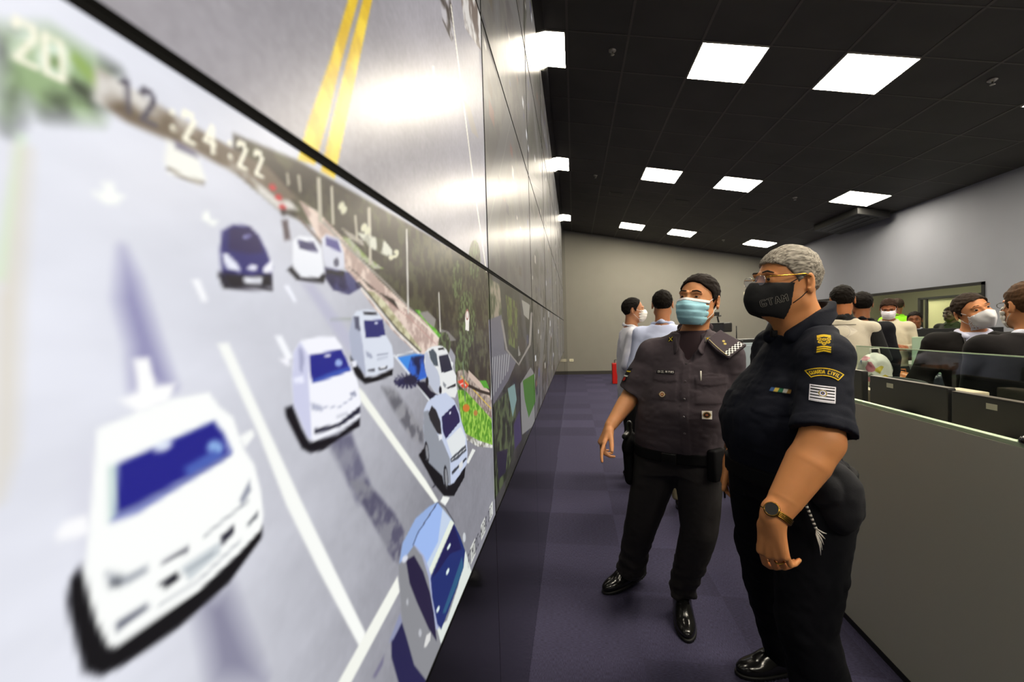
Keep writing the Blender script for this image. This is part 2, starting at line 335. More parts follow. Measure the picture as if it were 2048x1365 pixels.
# lane tracks
poly([(250, 500), (280, 560), (322, 690), (352, 775), (270, 775), (264, 690), (240, 600)], '9896bc', .012)
poly(c2((330, 950), (500, 930), (600, 1200), (660, 1365), (540, 1365), (440, 1150)), '77768c', .008, fol=('6b6a80', '8c8c9a', 50, .5))
poly(c3((200, 0), (310, 0), (520, 240), (575, 350), (545, 570), (500, 545), (400, 360), (300, 180)), '625f76', .006, fol=('58566c', '85858f', 60, .5))
poly(c2((680, 650), (760, 660), (930, 900), (940, 1000), (860, 960), (760, 800)), '74747e', .008, fol=('66666e', '94949a', 60, .5))
poly(c2((200, 20), (270, 20), (560, 420), (480, 440)), 'bdbdd0', .008); poly(c1((640, 1050), (760, 1000), (900, 1365), (700, 1365)), '8b8aa0', .02)
# painted lines and arrows
poly([(438, 688), (460, 686), (540, 862), (606, 1005), (733, 1267), (722, 1296), (640, 1142), (576, 1012), (520, 868)], 'fafcf8')
poly([(797, 1153), (801, 1184), (704, 1367), (650, 1420), (678, 1367)], 'f4f6ee'); poly([(720, 775), (728, 783), (852, 960), (878, 1003), (873, 1009), (838, 962), (722, 800)], 'f5f7ee')
poly([(791, 712), (797, 714), (866, 802), (861, 805)], 'eef2f4', .0015); poly([(888, 992), (901, 996), (892, 1012), (882, 1004)], 'f0f2ee', .0015); poly([(946, 898), (952, 901), (938, 928), (933, 926)], 'e4e6e2', .0015)
poly([(552, 672), (566, 672), (588, 715), (577, 722)], 'f8faff'); poly([(570, 571), (580, 571), (597, 604), (590, 604)], 'f4f6ff'); poly([(387, 559), (402, 559), (419, 602), (408, 604)], 'fbfcff')
poly(c8((480, 150), (520, 150), (532, 195), (572, 210), (540, 243), (490, 243), (430, 195), (485, 190)), 'fcfff8', .004); poly(c8((935, 285), (955, 280), (965, 318), (1000, 325), (980, 345), (930, 315)), 'fcfff8', .003)
poly(c1((380, 75), (440, 70), (470, 185), (545, 175), (520, 240), (400, 290), (325, 240), (400, 210)), 'ffffff', .003)
poly(c2((375, 235), (500, 235), (500, 245), (375, 243)), '98a098', .0015)
# pavement, curb, verge on the right of the avenue
poly([(600, 400), (640, 425), (700, 490), (760, 560), (815, 612), (860, 650), (895, 690), (880, 705), (840, 712), (790, 665), (745, 610), (700, 545), (640, 480)], 'd9b9ad', .002, fol=('e3cfc2', 'b59c92', 90, .5))
poly(c2((590, 60), (640, 75), (700, 130), (790, 250), (930, 430), (900, 430), (770, 300), (660, 150)), 'cbc69e', .0015, fol=('d6d2b0', 'a39d78', 120, .5))
stroke(c5((170, 420), (330, 600), (420, 700), (480, 780)), 5, '6a5850'); stroke(c2((540, 10), (600, 80), (780, 305), (920, 440)), (4, 3), '3c3835', soft=.001); stroke(c2((530, 14), (590, 84), (772, 312), (908, 446)), 2.5, 'f2f2ee', soft=.001)
stroke(c2((700, 100), (830, 170), (960, 290), (1060, 385)), 3, 'e8dccc', soft=.001); stroke(c2((720, 130), (860, 240), (1010, 390)), 1.5, 'b98c84', soft=.001)
stroke(c5((400, 470), (560, 640), (800, 870), (1000, 1060), (1180, 1250)), (5, 3), '9c968e', soft=.0015)
poly(c2((880, 180), (910, 185), (1080, 380), (1060, 390), (960, 270)), '5fae28', .002, fol=('4d9a1e', '84c848', 90, .5)); poly(c2((910, 200), (960, 190), (1010, 240), (1000, 290), (960, 260)), '8d8884', .002)
poly(c5((570, 610), (640, 620), (800, 790), (950, 900), (860, 900), (720, 780)), '8fa060', .002, fol=('7d9a3c', 'b0b0a0', 50, .5)); poly(c5((560, 520), (760, 640), (780, 700), (640, 620)), 'a79f94', .002)
poly(c6((630, 260), (720, 290), (790, 370), (700, 380)), '7a7672', .002)
for x, y0, y1, w in ((640, 355, 445, 7), (666, 372, 450, 5), (713, 430, 482, 4), (740, 415, 530, 6), (815, 458, 628, 3), (879, 585, 665, 2), (577, 345, 370, 5), (600, 350, 385, 4)):
    stroke([(x, y0), (x+3, y1)], w, 'b9b2a0' if w > 3 else 'd0ccc4', soft=.0012)
for x, y in ((685, 412), (690, 420), (730, 455), (737, 462), (760, 490), (775, 500), (785, 512), (793, 508)): ell(x, y, 6, 9, 'd6d4b8', 20, soft=.002)
poly(c5((700, 560), (960, 640), (1060, 770), (980, 790), (820, 700)), '77785c', .002, fol=('4a4838', 'd8d8c8', 70, .55))
for x, y, rx_, ry_ in ((935, 640, 18, 60), (925, 730, 14, 55), (890, 690, 12, 26), (950, 520, 12, 40), (915, 560, 10, 40)): ell(x, y, rx_, ry_, '5c6a3c', 0, soft=.003, fol=('32301f', '5f6e44', 110, .4))
ell(935.5, 637, 4.2, 18, 'e6e2da', 0, soft=.001); ell(935.5, 630, 3, 11, '9c5048', 0, soft=.001); ell(935.5, 630, 2, 8, 'e0dcd4', 0, soft=.001); poly([(932, 640), (939, 640), (939, 662), (932, 661)], 'e6e2da', .001)
# blue bay
poly(c6((255, 525), (420, 490), (530, 500), (540, 700), (430, 745), (330, 620)), '3c8ae0', .002); poly(c6((380, 520), (520, 500), (530, 700), (420, 740), (350, 640)), '1e2a70', .003, fol=('141a48', '2f62c8', 60, .45))
stroke(c6((225, 500), (560, 920)), 3, 'e8ecf4', soft=.001); stroke(c6((250, 505), (400, 470)), 2, 'e4e8ee', soft=.001)
for a in range(0, 180, 22):
    dx, dy = 26*math.cos(math.radians(a)), 16*math.sin(math.radians(a)); stroke([(815-dx, 762-dy), (815+dx, 762+dy)], (2, 5), '262448', soft=.0015)
ell(822, 760, 14, 10, '22203c', 0, soft=.002)
# grass and brick path at the right end
poly(c6((800, 650), (860, 635), (1000, 760), (1110, 900), (1112, 1070), (1080, 1070), (880, 840), (800, 760)), 'a4958a', .0015, fol=('b4a69a', '7d6c64', 120, .5))
poly(c6((900, 640), (960, 700), (1090, 830), (1095, 900), (900, 700)), 'c9b4a6', .0015); poly(c6((800, 740), (850, 722), (908, 775), (880, 805), (848, 800)), 'de4428', .0012); stroke(c6((825, 770), (860, 760), (880, 785)), 2, 'f4d8d0', soft=.001)
stroke(c6((830, 690), (900, 770), (1105, 990)), 1.6, 'd8b83c', soft=.0008); stroke(c6((900, 780), (1000, 830), (1100, 860)), 6, '33281f', soft=.001)
poly(c6((1000, 735), (1060, 735), (1090, 810), (1040, 800)), '4f9a28', .002)
poly(c6((800, 820), (870, 825), (960, 920), (1110, 1085), (1118, 1325), (990, 1285), (880, 1232), (835, 1100)), '6aa626', .0015, fol=('4d8a1c', '9cc850', 110, .5)); ell(*c6((880, 985))[0], 7, 8, 'c8742c', soft=.002); ell(*c6((965, 1030))[0], 4, 6, 'b07a3c', soft=.002)
poly(c6((870, 1215), (990, 1280), (1118, 1322), (1118, 1350), (980, 1335), (880, 1270)), 'cdcdc6', .001, fol=('e0e0da', '77756c', 100, .45))
stroke(c6((850, 560), (872, 930)), 2, '6a7a60', soft=.0015)
# car: dark hatchback
poly(cr(0, 0, 1, [(437, 545), (450, 545), (462, 575), (545, 578), (547, 545), (548, 582), (450, 578)]), '14101c', .002)
poly([(447, 462), (470, 449), (500, 452), (520, 470), (535, 500), (548, 535), (546, 560), (500, 572), (462, 572), (447, 548), (443, 500)], '2c2870', .002)
poly([(462, 455), (505, 455), (522, 480), (530, 505), (500, 508), (460, 500)], '2a2055', .002); poly([(447, 505), (458, 508), (480, 530), (485, 545), (455, 535)], 'e8eaf8', .0015); poly([(530, 535), (546, 520), (548, 545), (530, 545)], 'f4f4fc', .0015)
poly([(448, 545), (500, 552), (546, 548), (546, 575), (462, 575)], '181420', .0015); poly([(490, 553), (528, 556), (526, 568), (492, 565)], 'e4e6ee', .0012); ell(508, 536, 10, 6, 'e4e4f4', 0, soft=.0015); ell(497, 473, 8, 3, '9a9ad0', 0, soft=.001)
# cars: pair beside the verge
poly([(577, 540), (596, 560), (650, 567), (655, 550), (600, 520)], '14121c', .002); poly([(588, 482), (600, 472), (630, 475), (645, 500), (650, 545), (640, 556), (605, 555), (588, 535)], 'eceef4', .002)
poly([(597, 480), (630, 485), (640, 505), (602, 498)], '3a3866', .0015); poly([(645, 478), (655, 468), (680, 478), (690, 505), (692, 535), (660, 545), (650, 520)], 'd6d8e4', .002); poly([(653, 473), (678, 482), (685, 505), (655, 492)], '4d4a8c', .0015)
poly([(652, 535), (700, 545), (725, 575), (700, 590), (668, 580), (655, 560)], '2c2a60', .002, fol=('221f48', '4a4a78', 90, .5)); ell(675, 525, 6, 9, '5c5c70', soft=.001); poly([(655, 540), (692, 543), (690, 552), (655, 548)], '1a1826', .001)
for pts in ([(700, 535), (800, 620), (790, 600), (740, 575), (715, 545)],): poly(pts, '2a221c', .002)
# overturned rows of far vehicles and the red scooter
poly([(338, 280), (395, 305), (415, 360), (400, 368), (340, 345), (333, 320)], 'f2f2ea', .004); poly([(352, 282), (395, 305), (398, 315), (355, 295)], '5a5474', .003); stroke([(338, 335), (370, 355), (412, 367)], 4, '4c3c28', soft=.002)
for x, y in ((548, 375), (560, 395), (568, 415)): ell(x, y, 8, 6, 'c8383c', 40, soft=.002)
stroke([(572, 440), (578, 480)], 12, '584a50', soft=.003); ell(570, 425, 6, 7, '3a3030', 0, soft=.002)
# car C
poly(c2((490, 460), (520, 460), (580, 590), (640, 590), (752, 540), (748, 580), (650, 617), (580, 632), (520, 580)), '0c0b12', .0015)
poly(c2((510, 220), (530, 190), (600, 178), (660, 195), (690, 240), (705, 330), (745, 400), (755, 470), (755, 530), (640, 580), (590, 585), (500, 470), (485, 320), (500, 270)), 'd9dfec', .0015)
poly(c2((510, 220), (540, 230), (570, 400), (590, 585), (500, 470), (485, 320)), 'aeb4c8', .0015); poly(c2((515, 225), (545, 220), (555, 310), (525, 300)), '585a70', .001); poly(c2((570, 196), (650, 197), (662, 211), (576, 212)), '16131c', .001)
poly(c2((575, 245), (690, 242), (706, 335), (640, 352), (585, 350)), '26286e', .001); ell(*c2((650, 262))[0], 3, 2, 'd8dcf4', soft=.001); poly(c2((585, 430), (620, 450), (630, 478), (595, 470)), 'a2a8bc', .001)
for k in range(3): stroke(c2((655, 455+18*k), (722, 445+18*k)), 2, '9096a8', soft=.0008)
poly(c2((598, 545), (640, 540), (642, 553), (602, 558)), '2c2c38', .001); poly(c2((662, 535), (718, 520), (716, 540), (668, 550)), '2c2c38', .001); poly(c2((672, 528), (708, 522), (708, 534), (674, 540)), 'e6e8ee', .0008)
# car B
poly(c2((98, 780), (145, 760), (200, 900), (250, 985), (420, 940), (552, 838), (552, 888), (420, 970), (330, 1035), (250, 1052), (200, 1025), (140, 905), (103, 830)), '0e0c16', .002)
poly(c2((190, 370), (300, 345), (400, 345), (440, 400), (470, 480), (530, 590), (545, 650), (560, 770), (550, 830), (400, 930), (270, 980), (235, 960), (150, 760), (140, 600), (150, 440)), 'f5f6fe', .0018)
poly(c2((190, 375), (238, 450), (242, 620), (262, 970), (235, 955), (152, 760), (142, 600), (152, 440)), 'ced0ea', .0018); poly(c2((180, 405), (205, 425), (217, 480), (203, 570), (186, 545)), 'a6a8c6', .0015)
poly(c2((245, 458), (440, 420), (470, 480), (497, 550), (380, 592), (265, 627), (250, 560)), '24278a', .0015); poly(c2((262, 610), (380, 560), (490, 525), (497, 550), (380, 592), (265, 627)), '3c56b4', .002)
ell(*c2((357, 460))[0], 6, 3, 'dcdcf4', -8, soft=.0012); ell(*c2((423, 505))[0], 7, 7, '9ab0e8', soft=.0015)
poly(c2((275, 905), (420, 872), (555, 762), (555, 805), (430, 892), (277, 940)), '232338', .0015); poly(c2((255, 745), (320, 765), (330, 798), (262, 790)), 'b4b8cc', .0015); stroke(c2((320, 775), (430, 770), (530, 700)), 2.2, 'a8acc0', soft=.001); stroke(c2((410, 835), (480, 808)), 6, 'd4d6e0', soft=.001)
poly(c2((60, 482), (118, 474), (130, 518), (110, 520)), 'f8f8ff', .0015); poly(c2((150, 600), (208, 580), (216, 625), (160, 626)), 'eceeff', .0015); poly(c2((498, 492), (532, 490), (530, 530), (508, 526)), 'eceef8', .001); poly(c2((490, 690), (520, 670), (530, 690), (500, 712)), 'a0a4b8', .001)
# car D
poly(c6((420, 755), (500, 740), (560, 830), (640, 870), (600, 930), (560, 920)), '17142a', .0012)
poly(c6((505, 480), (540, 440), (600, 418), (660, 420), (700, 450), (740, 540), (765, 640), (790, 690), (790, 760), (800, 830), (780, 892), (740, 885), (640, 865), (600, 850), (540, 760), (510, 640), (500, 560)), 'e4e6e6', .0012)
poly(c6((505, 485), (530, 470), (560, 560), (620, 640), (640, 700), (650, 860), (600, 845), (540, 760), (512, 640)), 'bcc2d2', .0012)
poly(c6((540, 470), (580, 445), (612, 490), (628, 605), (590, 600), (555, 540)), '46505a', .001); poly(c6((620, 440), (672, 432), (687, 455), (632, 462)), '1c1a20', .0008); poly(c6((630, 510), (715, 492), (736, 560), (756, 635), (690, 662), (655, 660)), '1d1e34', .001)
ell(*c6((526, 745))[0], 3.2, 10, '1a1620', soft=.001); ell(*c6((646, 822))[0], 3, 8, '1a1620', soft=.001); poly(c6((700, 805), (785, 762), (787, 785), (720, 812)), '22222a', .0008); poly(c6((668, 740), (700, 775), (690, 805), (672, 780)), '8a8e94', .0008); ell(*c6((752, 585))[0], 2, 5, 'e8eaea', soft=.001)
# car E
poly(c2((905, 1065), (945, 1010), (1050, 1190), (1100, 1245), (1192, 1120), (1182, 1200), (1120, 1312), (1060, 1314), (1000, 1240)), '0d0c12', .0012); stroke(c2((990, 1262), (1012, 1240)), 2, '22202a', soft=.001)
poly(c2((938, 790), (960, 740), (1010, 700), (1070, 685), (1120, 730), (1150, 800), (1170, 880), (1195, 960), (1202, 1050), (1196, 1120), (1120, 1232), (1090, 1246), (1060, 1240), (1050, 1190), (950, 1090), (935, 900)), 'c3cde4', .0012)
poly(c2((938, 800), (965, 790), (1020, 940), (1050, 975), (1095, 1085), (1100, 1240), (1060, 1240), (1050, 1190), (950, 1090), (936, 900)), '8f949e', .0012)
poly(c2((965, 812), (985, 763), (1012, 790), (1038, 860), (1046, 945), (1020, 932), (975, 850)), '22242a', .001); poly(c2((1045, 832), (1125, 755), (1150, 820), (1156, 860), (1070, 967), (1052, 920)), '211f4e', .001); ell(*c2((1096, 808))[0], 1.6, 3, 'dcdff0', 20, soft=.001)
poly(c2((1075, 975), (1160, 890), (1190, 960), (1185, 1020), (1110, 1080)), 'dfe4e6', .0015); poly(c2((1098, 1085), (1190, 1000), (1195, 1035), (1140, 1090), (1100, 1110)), '4c5058', .0008); stroke(c2((1105, 1095), (1192, 1022)), 1.2, 'd4d8dc', soft=.0006)
ell(*c2((956, 1045))[0], 4, 22, '26262c', -6, soft=.001); ell(*c2((957, 1045))[0], 2.4, 15, '8a8c92', -6, soft=.001); ell(*c2((1071, 1200))[0], 4.4, 25, '26262c', -4, soft=.001); ell(*c2((1073, 1200))[0], 2.6, 18, '8c8e94', -4, soft=.001)
poly(c2((1105, 1165), (1195, 1075), (1196, 1090), (1108, 1185)), '3a3c44', .0008); poly(c2((1150, 1120), (1172, 1095), (1174, 1130), (1152, 1160)), 'd8dadc', .0008); poly(c2((1025, 940), (1048, 935), (1050, 965), (1030, 975)), 'e0e4ea', .0008)
# car A
poly(c1((165, 895), (128, 960), (115, 1050), (150, 1200), (182, 1325), (250, 1345), (350, 1295), (560, 1150), (760, 970), (890, 790), (892, 740), (600, 900), (300, 1200)), '0a090f', .0025)
poly(c1((150, 470), (240, 440), (240, 900), (190, 900), (140, 640)), 'dcdde8', .01)
poly(c1((235, 355), (400, 290), (540, 235), (680, 210), (720, 265), (775, 310), (815, 430), (860, 500), (885, 600), (896, 700), (887, 755), (800, 850), (640, 1000), (480, 1110), (312, 1227), (280, 1220), (235, 1130), (205, 1030), (185, 930), (200, 800), (215, 640), (225, 500)), 'fdfffd', .002)
poly(c1((70, 770), (110, 725), (192, 700), (206, 768), (150, 790), (82, 800)), 'fdfdff', .003); poly(c1((800, 385), (850, 358), (862, 380), (822, 432)), 'fafcfa', .002)
poly(c1((310, 495), (500, 410), (700, 318), (742, 370), (778, 452), (742, 482), (560, 592), (400, 692), (285, 733), (302, 690)), '7f88c4', .002); poly(c1((318, 498), (500, 418), (698, 330), (735, 380), (752, 452), (560, 560), (400, 655), (312, 690)), '20208a', .002)
ell(*c1((497, 425))[0], 19, 9, 'e4ecfa', -18, soft=.003); ell(*c1((705, 430))[0], 16, 14, '8fb4ea', 20, soft=.004); poly(c1((580, 510), (700, 440), (745, 465), (600, 545)), '4a62b8', .004); stroke(c1((300, 705), (560, 575), (760, 460)), 5, '6c72a8', soft=.002)
poly(c1((278, 505), (312, 498), (310, 700), (282, 725)), 'c8dcd8', .003)
poly(c1((485, 890), (600, 822), (596, 845), (500, 892)), '3c3c4e', .002); poly(c1((480, 975), (552, 922), (566, 955), (512, 992)), '24242e', .002); poly(c1((725, 785), (778, 738), (782, 768), (732, 822)), '2c2c3a', .002); stroke(c1((660, 785), (735, 722), (840, 640)), 3, '8c9098', soft=.002)
poly(c1((270, 925), (350, 940), (430, 900), (440, 925), (360, 975), (285, 990)), 'a9aeb6', .003); ell(*c1((312, 968))[0], 12, 9, '62666e', soft=.003); poly(c1((800, 640), (840, 560), (848, 600), (812, 660)), '9ca0ae', .002)
poly(c1((565, 910), (720, 805), (728, 850), (600, 962)), 'cfd6da', .002); stroke(c1((590, 925), (700, 850)), 5, '9aa2aa', soft=.002); poly(c1((310, 1130), (430, 1055), (440, 1070), (315, 1165)), '5c6070', .003); stroke(c1((480, 1065), (640, 960), (805, 800)), 2.5, '8e929c', soft=.002); poly(c1((828, 740), (872, 685), (874, 705), (840, 740)), '50545e', .002)
# car F
poly(c3((545, 925), (487, 1080), (488, 1200), (550, 1420), (760, 1420), (620, 1150)), '211f4a', .002); poly(c3((470, 1100), (545, 900), (560, 960), (500, 1080)), '8d92b0', .003); poly(c3((360, 1330), (440, 1180), (430, 1250), (380, 1340)), '77748c', .003)
poly(c3((795, 150), (850, 190), (910, 290), (975, 420), (1032, 650), (1000, 760), (940, 900), (880, 1010), (830, 1150), (740, 1380), (640, 1250), (560, 960), (545, 750), (535, 570), (560, 430), (650, 260), (740, 180)), '8a8b90', .0015)
poly(c3((795, 152), (740, 182), (650, 262), (562, 430), (540, 570), (600, 500), (640, 440), (700, 300)), '94aede', .0015); poly(c3((798, 156), (905, 290), (746, 645), (705, 520), (636, 440), (665, 365)), '9db9ee', .0012); poly(c3((830, 195), (905, 290), (748, 648), (722, 570), (800, 420)), 'c3d2e8', .004); poly(c3((885, 270), (908, 292), (750, 650), (738, 612)), 'e6eee0', .0015)
stroke(c3((798, 154), (662, 365), (632, 445)), 1.6, '23233a', soft=.0008); stroke(c3((798, 154), (850, 190), (910, 290)), 1.2, '1c1c28', soft=.0008); stroke(c3((640, 440), (700, 515), (745, 650), (800, 1010)), (2, 8), 'a8b0d0', soft=.001)
poly(c3((985, 480), (1032, 650), (990, 780), (940, 900), (830, 1145), (795, 1010), (860, 950), (935, 720)), 'dde4de', .0015)
poly(c3((908, 298), (948, 380), (982, 480), (972, 590), (930, 720), (865, 900), (822, 1012), (795, 975), (762, 800), (750, 662)), '1d2c6c', .0012); poly(c3((960, 520), (972, 590), (925, 720), (850, 900), (830, 900), (900, 700)), '2c5a80', .004); poly(c3((905, 300), (960, 470), (880, 500), (800, 620), (760, 660)), '1a1850', .003)
for x, y, a in ((873, 452, 25), (865, 620, 20), (800, 875, 20)): ell(*c3((x, y))[0], 2.2, 7, 'e2f2f2', a, soft=.0012)
poly(c3((585, 545), (640, 512), (700, 620), (745, 760), (772, 900), (792, 1092), (740, 1010), (660, 830), (610, 700)), '221b3c', .0015); ell(*c3((578, 535))[0], 5, 8, 'd8dce8', 30, soft=.0015); poly(c3((705, 1130), (722, 1050), (752, 1028), (748, 1082), (720, 1130)), 'dcdcda', .0012); ell(*c3((595, 825))[0], 2, 7, 'b8bac0', soft=.001); ell(*c3((680, 1035))[0], 3, 8, 'b8bac0', soft=.001); ell(*c3((976, 390))[0], 3, 10, 'c8ccd0', soft=.001)
# camera caption and clock of the traffic camera
ya_, za_ = scr(942, 1112); yb2, zb_ = scr(985, 1022)
for k in (0, 2.1, 4.1): wpoly([(ya_+k*.05, 1.022), (ya_+.045+k*.05, 1.022), (ya_+.045+k*.05, 1.058), (ya_+k*.05, 1.058)], 'dcded8', .001)
wtext('FTM02C-MOBR 200', ya_-.02, 1.028, .024, .0175, .0028, '1c1c24', soft=.001)
for ch, y in (('2', .150), ('0', .160), ('1', .192), ('2', .203), (':', .217), ('2', .228), ('4', .243), (':', .259), ('2', .270), ('2', .286)):
    wtext(ch, y, 1.6435, .017, .02, .0022 if y < .2 else .0028, '4a4656' if .19 < y < .21 else 'fffbe6', soft=.0012)
# ---- screen above it: asphalt with the double yellow line
poly(c7((260, -200), (375, -200), (385, 0), (330, 200), (250, 500), (180, 800), (105, 1072), (-5, 1036), (60, 800), (200, 400), (320, 0)), 'e9c51c', .002, fol=('f0d02c', 'd8b010', 40, .5)); poly(c7((430, -200), (500, -200), (475, 0), (390, 400), (300, 820), (232, 1165), (143, 1112), (210, 820), (310, 400), (415, 0)), 'e9c51c', .002, fol=('f0d02c', 'd8b010', 40, .5))
poly(c7((905, -80), (990, -80), (1000, 250), (992, 275), (930, 130)), '4a3e38', .0015, fol=('3a302c', 'b8b4b8', 40, .4)); stroke(c7((985, 30), (1060, 620), (1130, 1180), (1215, 1770)), 2, 'e8e2d4', soft=.001); stroke(c7((870, 430), (895, 740)), 3, 'f4eeda', soft=.002)
poly(c7((1040, -80), (1130, -80), (1180, 100), (1180, 330), (1075, 180)), '8a7c74', .0015, fol=('6a5c54', 'd0ccc8', 30, .5)); poly(c7((1060, 640), (1110, 700), (1165, 900), (1120, 860)), '9c948c', .002)
# ---- second screen of the lowest row: street crossing from above
poly([(977, 556), (1000, 570), (1006, 640), (998, 740), (983, 800)], 'a7a08c', .003, fol=('c8b8a0', '5c6644', 25, .5)); poly([(978, 640), (1004, 630), (1010, 700), (1034, 722), (1018, 760), (985, 815)], '84828e', .003)
for k in range(8): stroke([(983.5+k*4.6, 800-k*8), (986+k*4.8, 715-k*1.2)], 1.9, 'c9c9cc', soft=.003)
stroke([(1004, 640), (1014, 700), (1038, 730), (1060, 690), (1064, 625)], 4, 'b0a8a0', soft=.003); poly([(1012, 590), (1036, 605), (1036, 700), (1018, 690)], '5f6a3c', .004, fol=('7c8c40', '4c4434', 40, .5)); ell(1045, 690, 7, 18, '453c34', soft=.004); poly([(1044, 600), (1060, 610), (1058, 640), (1048, 630)], 'b8b4a8', .003)
poly([(986, 812), (1030, 770), (1034, 880), (1012, 960), (990, 1000)], '3c4230', .004, fol=('2c3024', '6a7850', 35, .5)); poly([(1016, 778), (1030, 768), (1034, 800), (1026, 835)], '9cc0bc', .003); poly([(1040, 770), (1062, 735), (1070, 750), (1070, 850), (1045, 870)], 'a7a6a4', .003)
poly([(1046, 762), (1069, 748), (1071, 805), (1058, 836), (1050, 800)], '4f8c24', .003); stroke([(1040, 760), (1042, 860)], 3, '2c2824', soft=.003); poly([(994, 905), (1016, 898), (1012, 945), (998, 960)], '2b2440', .004); poly([(1028, 850), (1040, 820), (1044, 880), (1030, 900)], '4a3e6a', .005)

BASE = {(0, 0): None, (0, 1): 'a19da0', (1, 0): '8c8880', (1, 1): '8f8a86'}
def paint(col, row, n_u, n_v, y0, y1, z0, z1):
    ys_ = np.linspace(y0, y1, n_u+1); zs_ = np.linspace(z0, z1, n_v+1); YY, ZZ = np.meshgrid(ys_, zs_); P = np.c_[YY.ravel(), ZZ.ravel()]
    if (col, row) == (0, 0):
        t = np.clip((P[:, 0]-.17)/.5, 0, 1)*.8+.4*np.clip((1.5-P[:, 1])/.4, 0, 1)*np.clip((P[:, 0]-.17)/.12, 0, 1); t = np.clip(t, 0, 1)[:, None]
        A = np.array(H('e4e6f0'))*(1-t)+np.array(H('86868e'))*t; A = A*(1+.05*fbm(P*[14, 30], 3)[:, None])*(1+.05*fbm(P*120, 9)[:, None]*t)
    elif (col, row) == (0, 1): A = np.array(H('98949a'))*(1+.07*fbm(P*160, 5)[:, None]+.1*fbm(P*6, 8)[:, None])
    else:
        rs = np.random.RandomState(col*7+row*31); g = lambda a: np.array(a)
        pal = [g(H(c)) for c in ('8a8680', '5a5848', 'a8a29a', '6e7460', '7c7478', '4c4a40')]; rs.shuffle(pal); n = fbm(P*[5+rs.rand()*4, 9], 20+col*5+row, 5)[:, None]; n2 = fbm(P*[16, 20], 60+col+9*row, 4)[:, None]
        A = pal[0]+(pal[1]-pal[0])*np.clip(n*4+.4, 0, 1); A = A+(pal[2]-A)*(n2 > .12)*.8
        for k in range(3):     # streets crossing the picture
            a = rs.rand()*3.1; c_ = g([y0+rs.rand()*(y1-y0), z0+rs.rand()*(z1-z0)]); d = np.abs((P[:, 0]-c_[0])*math.sin(a)-(P[:, 1]-c_[1])*math.cos(a)); al = np.clip((.06+.05*rs.rand()-d)/.01, 0, 1)[:, None]
            A = A+(g(H('9b989a'))-A)*al; A = A+(g(H('d8d6d2'))-A)*np.clip((.004-d)/.003, 0, 1)[:, None]
        A = (A*.75+np.array(H('6a645c'))*.25)*.60
        for k in range(14):    # vehicles and roofs
            c_ = g([y0+rs.rand()*(y1-y0), z0+rs.rand()*(z1-z0)]); s_ = .015+.03*rs.rand(); al = ((np.abs(P[:, 0]-c_[0]) < s_) & (np.abs(P[:, 1]-c_[1]) < s_*.6))[:, None]; cc = g(H(['c8c8cc', '2c2c34', '6c4a40', 'a8a49c', '4c4c6a', '4c4438'][rs.randint(6)])); A = A+(cc-A)*al
    for it in ITEMS:
        p = it['p']; mg = it['s']*1.5+.002
        if p[:, 0].max() < y0-mg or p[:, 0].min() > y1+mg or p[:, 1].max() < z0-mg or p[:, 1].min() > z1+mg: continue
        m = np.where((P[:, 0] > p[:, 0].min()-mg) & (P[:, 0] < p[:, 0].max()+mg) & (P[:, 1] > p[:, 1].min()-mg) & (P[:, 1] < p[:, 1].max()+mg))[0]
        if not len(m): continue
        Q = P[m]; ins = np.zeros(len(Q), bool); dm = np.full(len(Q), 9.)
        for a, b in zip(p, np.roll(p, -1, 0)):
            ab = b-a; l = ab@ab+1e-12; t = np.clip(((Q-a)@ab)/l, 0, 1); dm = np.minimum(dm, np.hypot(*(Q-a-t[:, None]*ab).T))
            ins ^= ((a[1] > Q[:, 1]) != (b[1] > Q[:, 1])) & (Q[:, 0] < (b[0]-a[0])*(Q[:, 1]-a[1])/((b[1]-a[1]) or 1e-9)+a[0])
        al = np.clip(.5+np.where(ins, dm, -dm)/it['s'], 0, 1)[:, None]; c_ = np.array(it['c'])[None]
        if 'fol' in it:
            ca, cb_, fr, th = it['fol']; n = np.clip(fbm(Q*fr, 77)*2.2+th, 0, 1)[:, None]; c_ = np.array(H(ca))*(1-n)+np.array(H(cb_))*n
        A[m] = A[m]+(c_-A[m])*al
    if (col, row) == (1, 0): A = A*.72
    A = np.clip(A, 0, 1); return P, np.where(A <= .04045, A/12.92, ((A+.055)/1.055)**2.4)

def screen_mat():
    m = bpy.data.materials.new('lit_screen'); m.use_nodes = True; nt = m.node_tree; b = nt.nodes['Principled BSDF']
    at = nt.nodes.new('ShaderNodeAttribute'); at.attribute_name = 'picture'; nt.links.new(at.outputs['Color'], b.inputs['Emission Color'])
    b.inputs['Emission Strength'].default_value = SCREEN_GAIN; b.inputs['Base Color'].default_value = (.006, .006, .007, 1); b.inputs['Roughness'].default_value = .3; b.inputs['IOR'].default_value = 1.38
    return m
M_SCREEN = screen_mat(); M_BEZ = mat('black_bezel', (.002, .002, .002), .85, spec=.08); M_CHAS = mat('screen_chassis', (.01, .01, .01), .6)
PW, PH, Y0, Z0 = 1.213, .686, -.0617, 1.0025
ordn = ['nearest', 'second', 'third', 'fourth', 'fifth', 'sixth', 'seventh', 'last']
rown = ['lowest row', 'row just above eye level', 'third row up', 'top row']
extra = {(0, 0): 'large screen with white cars on a sunny avenue, nearest and lowest', (0, 1): 'large screen of grey asphalt with a double yellow line, above the cars', (1, 0): 'screen with a zebra crossing and small green lawn, second in the lowest row'}
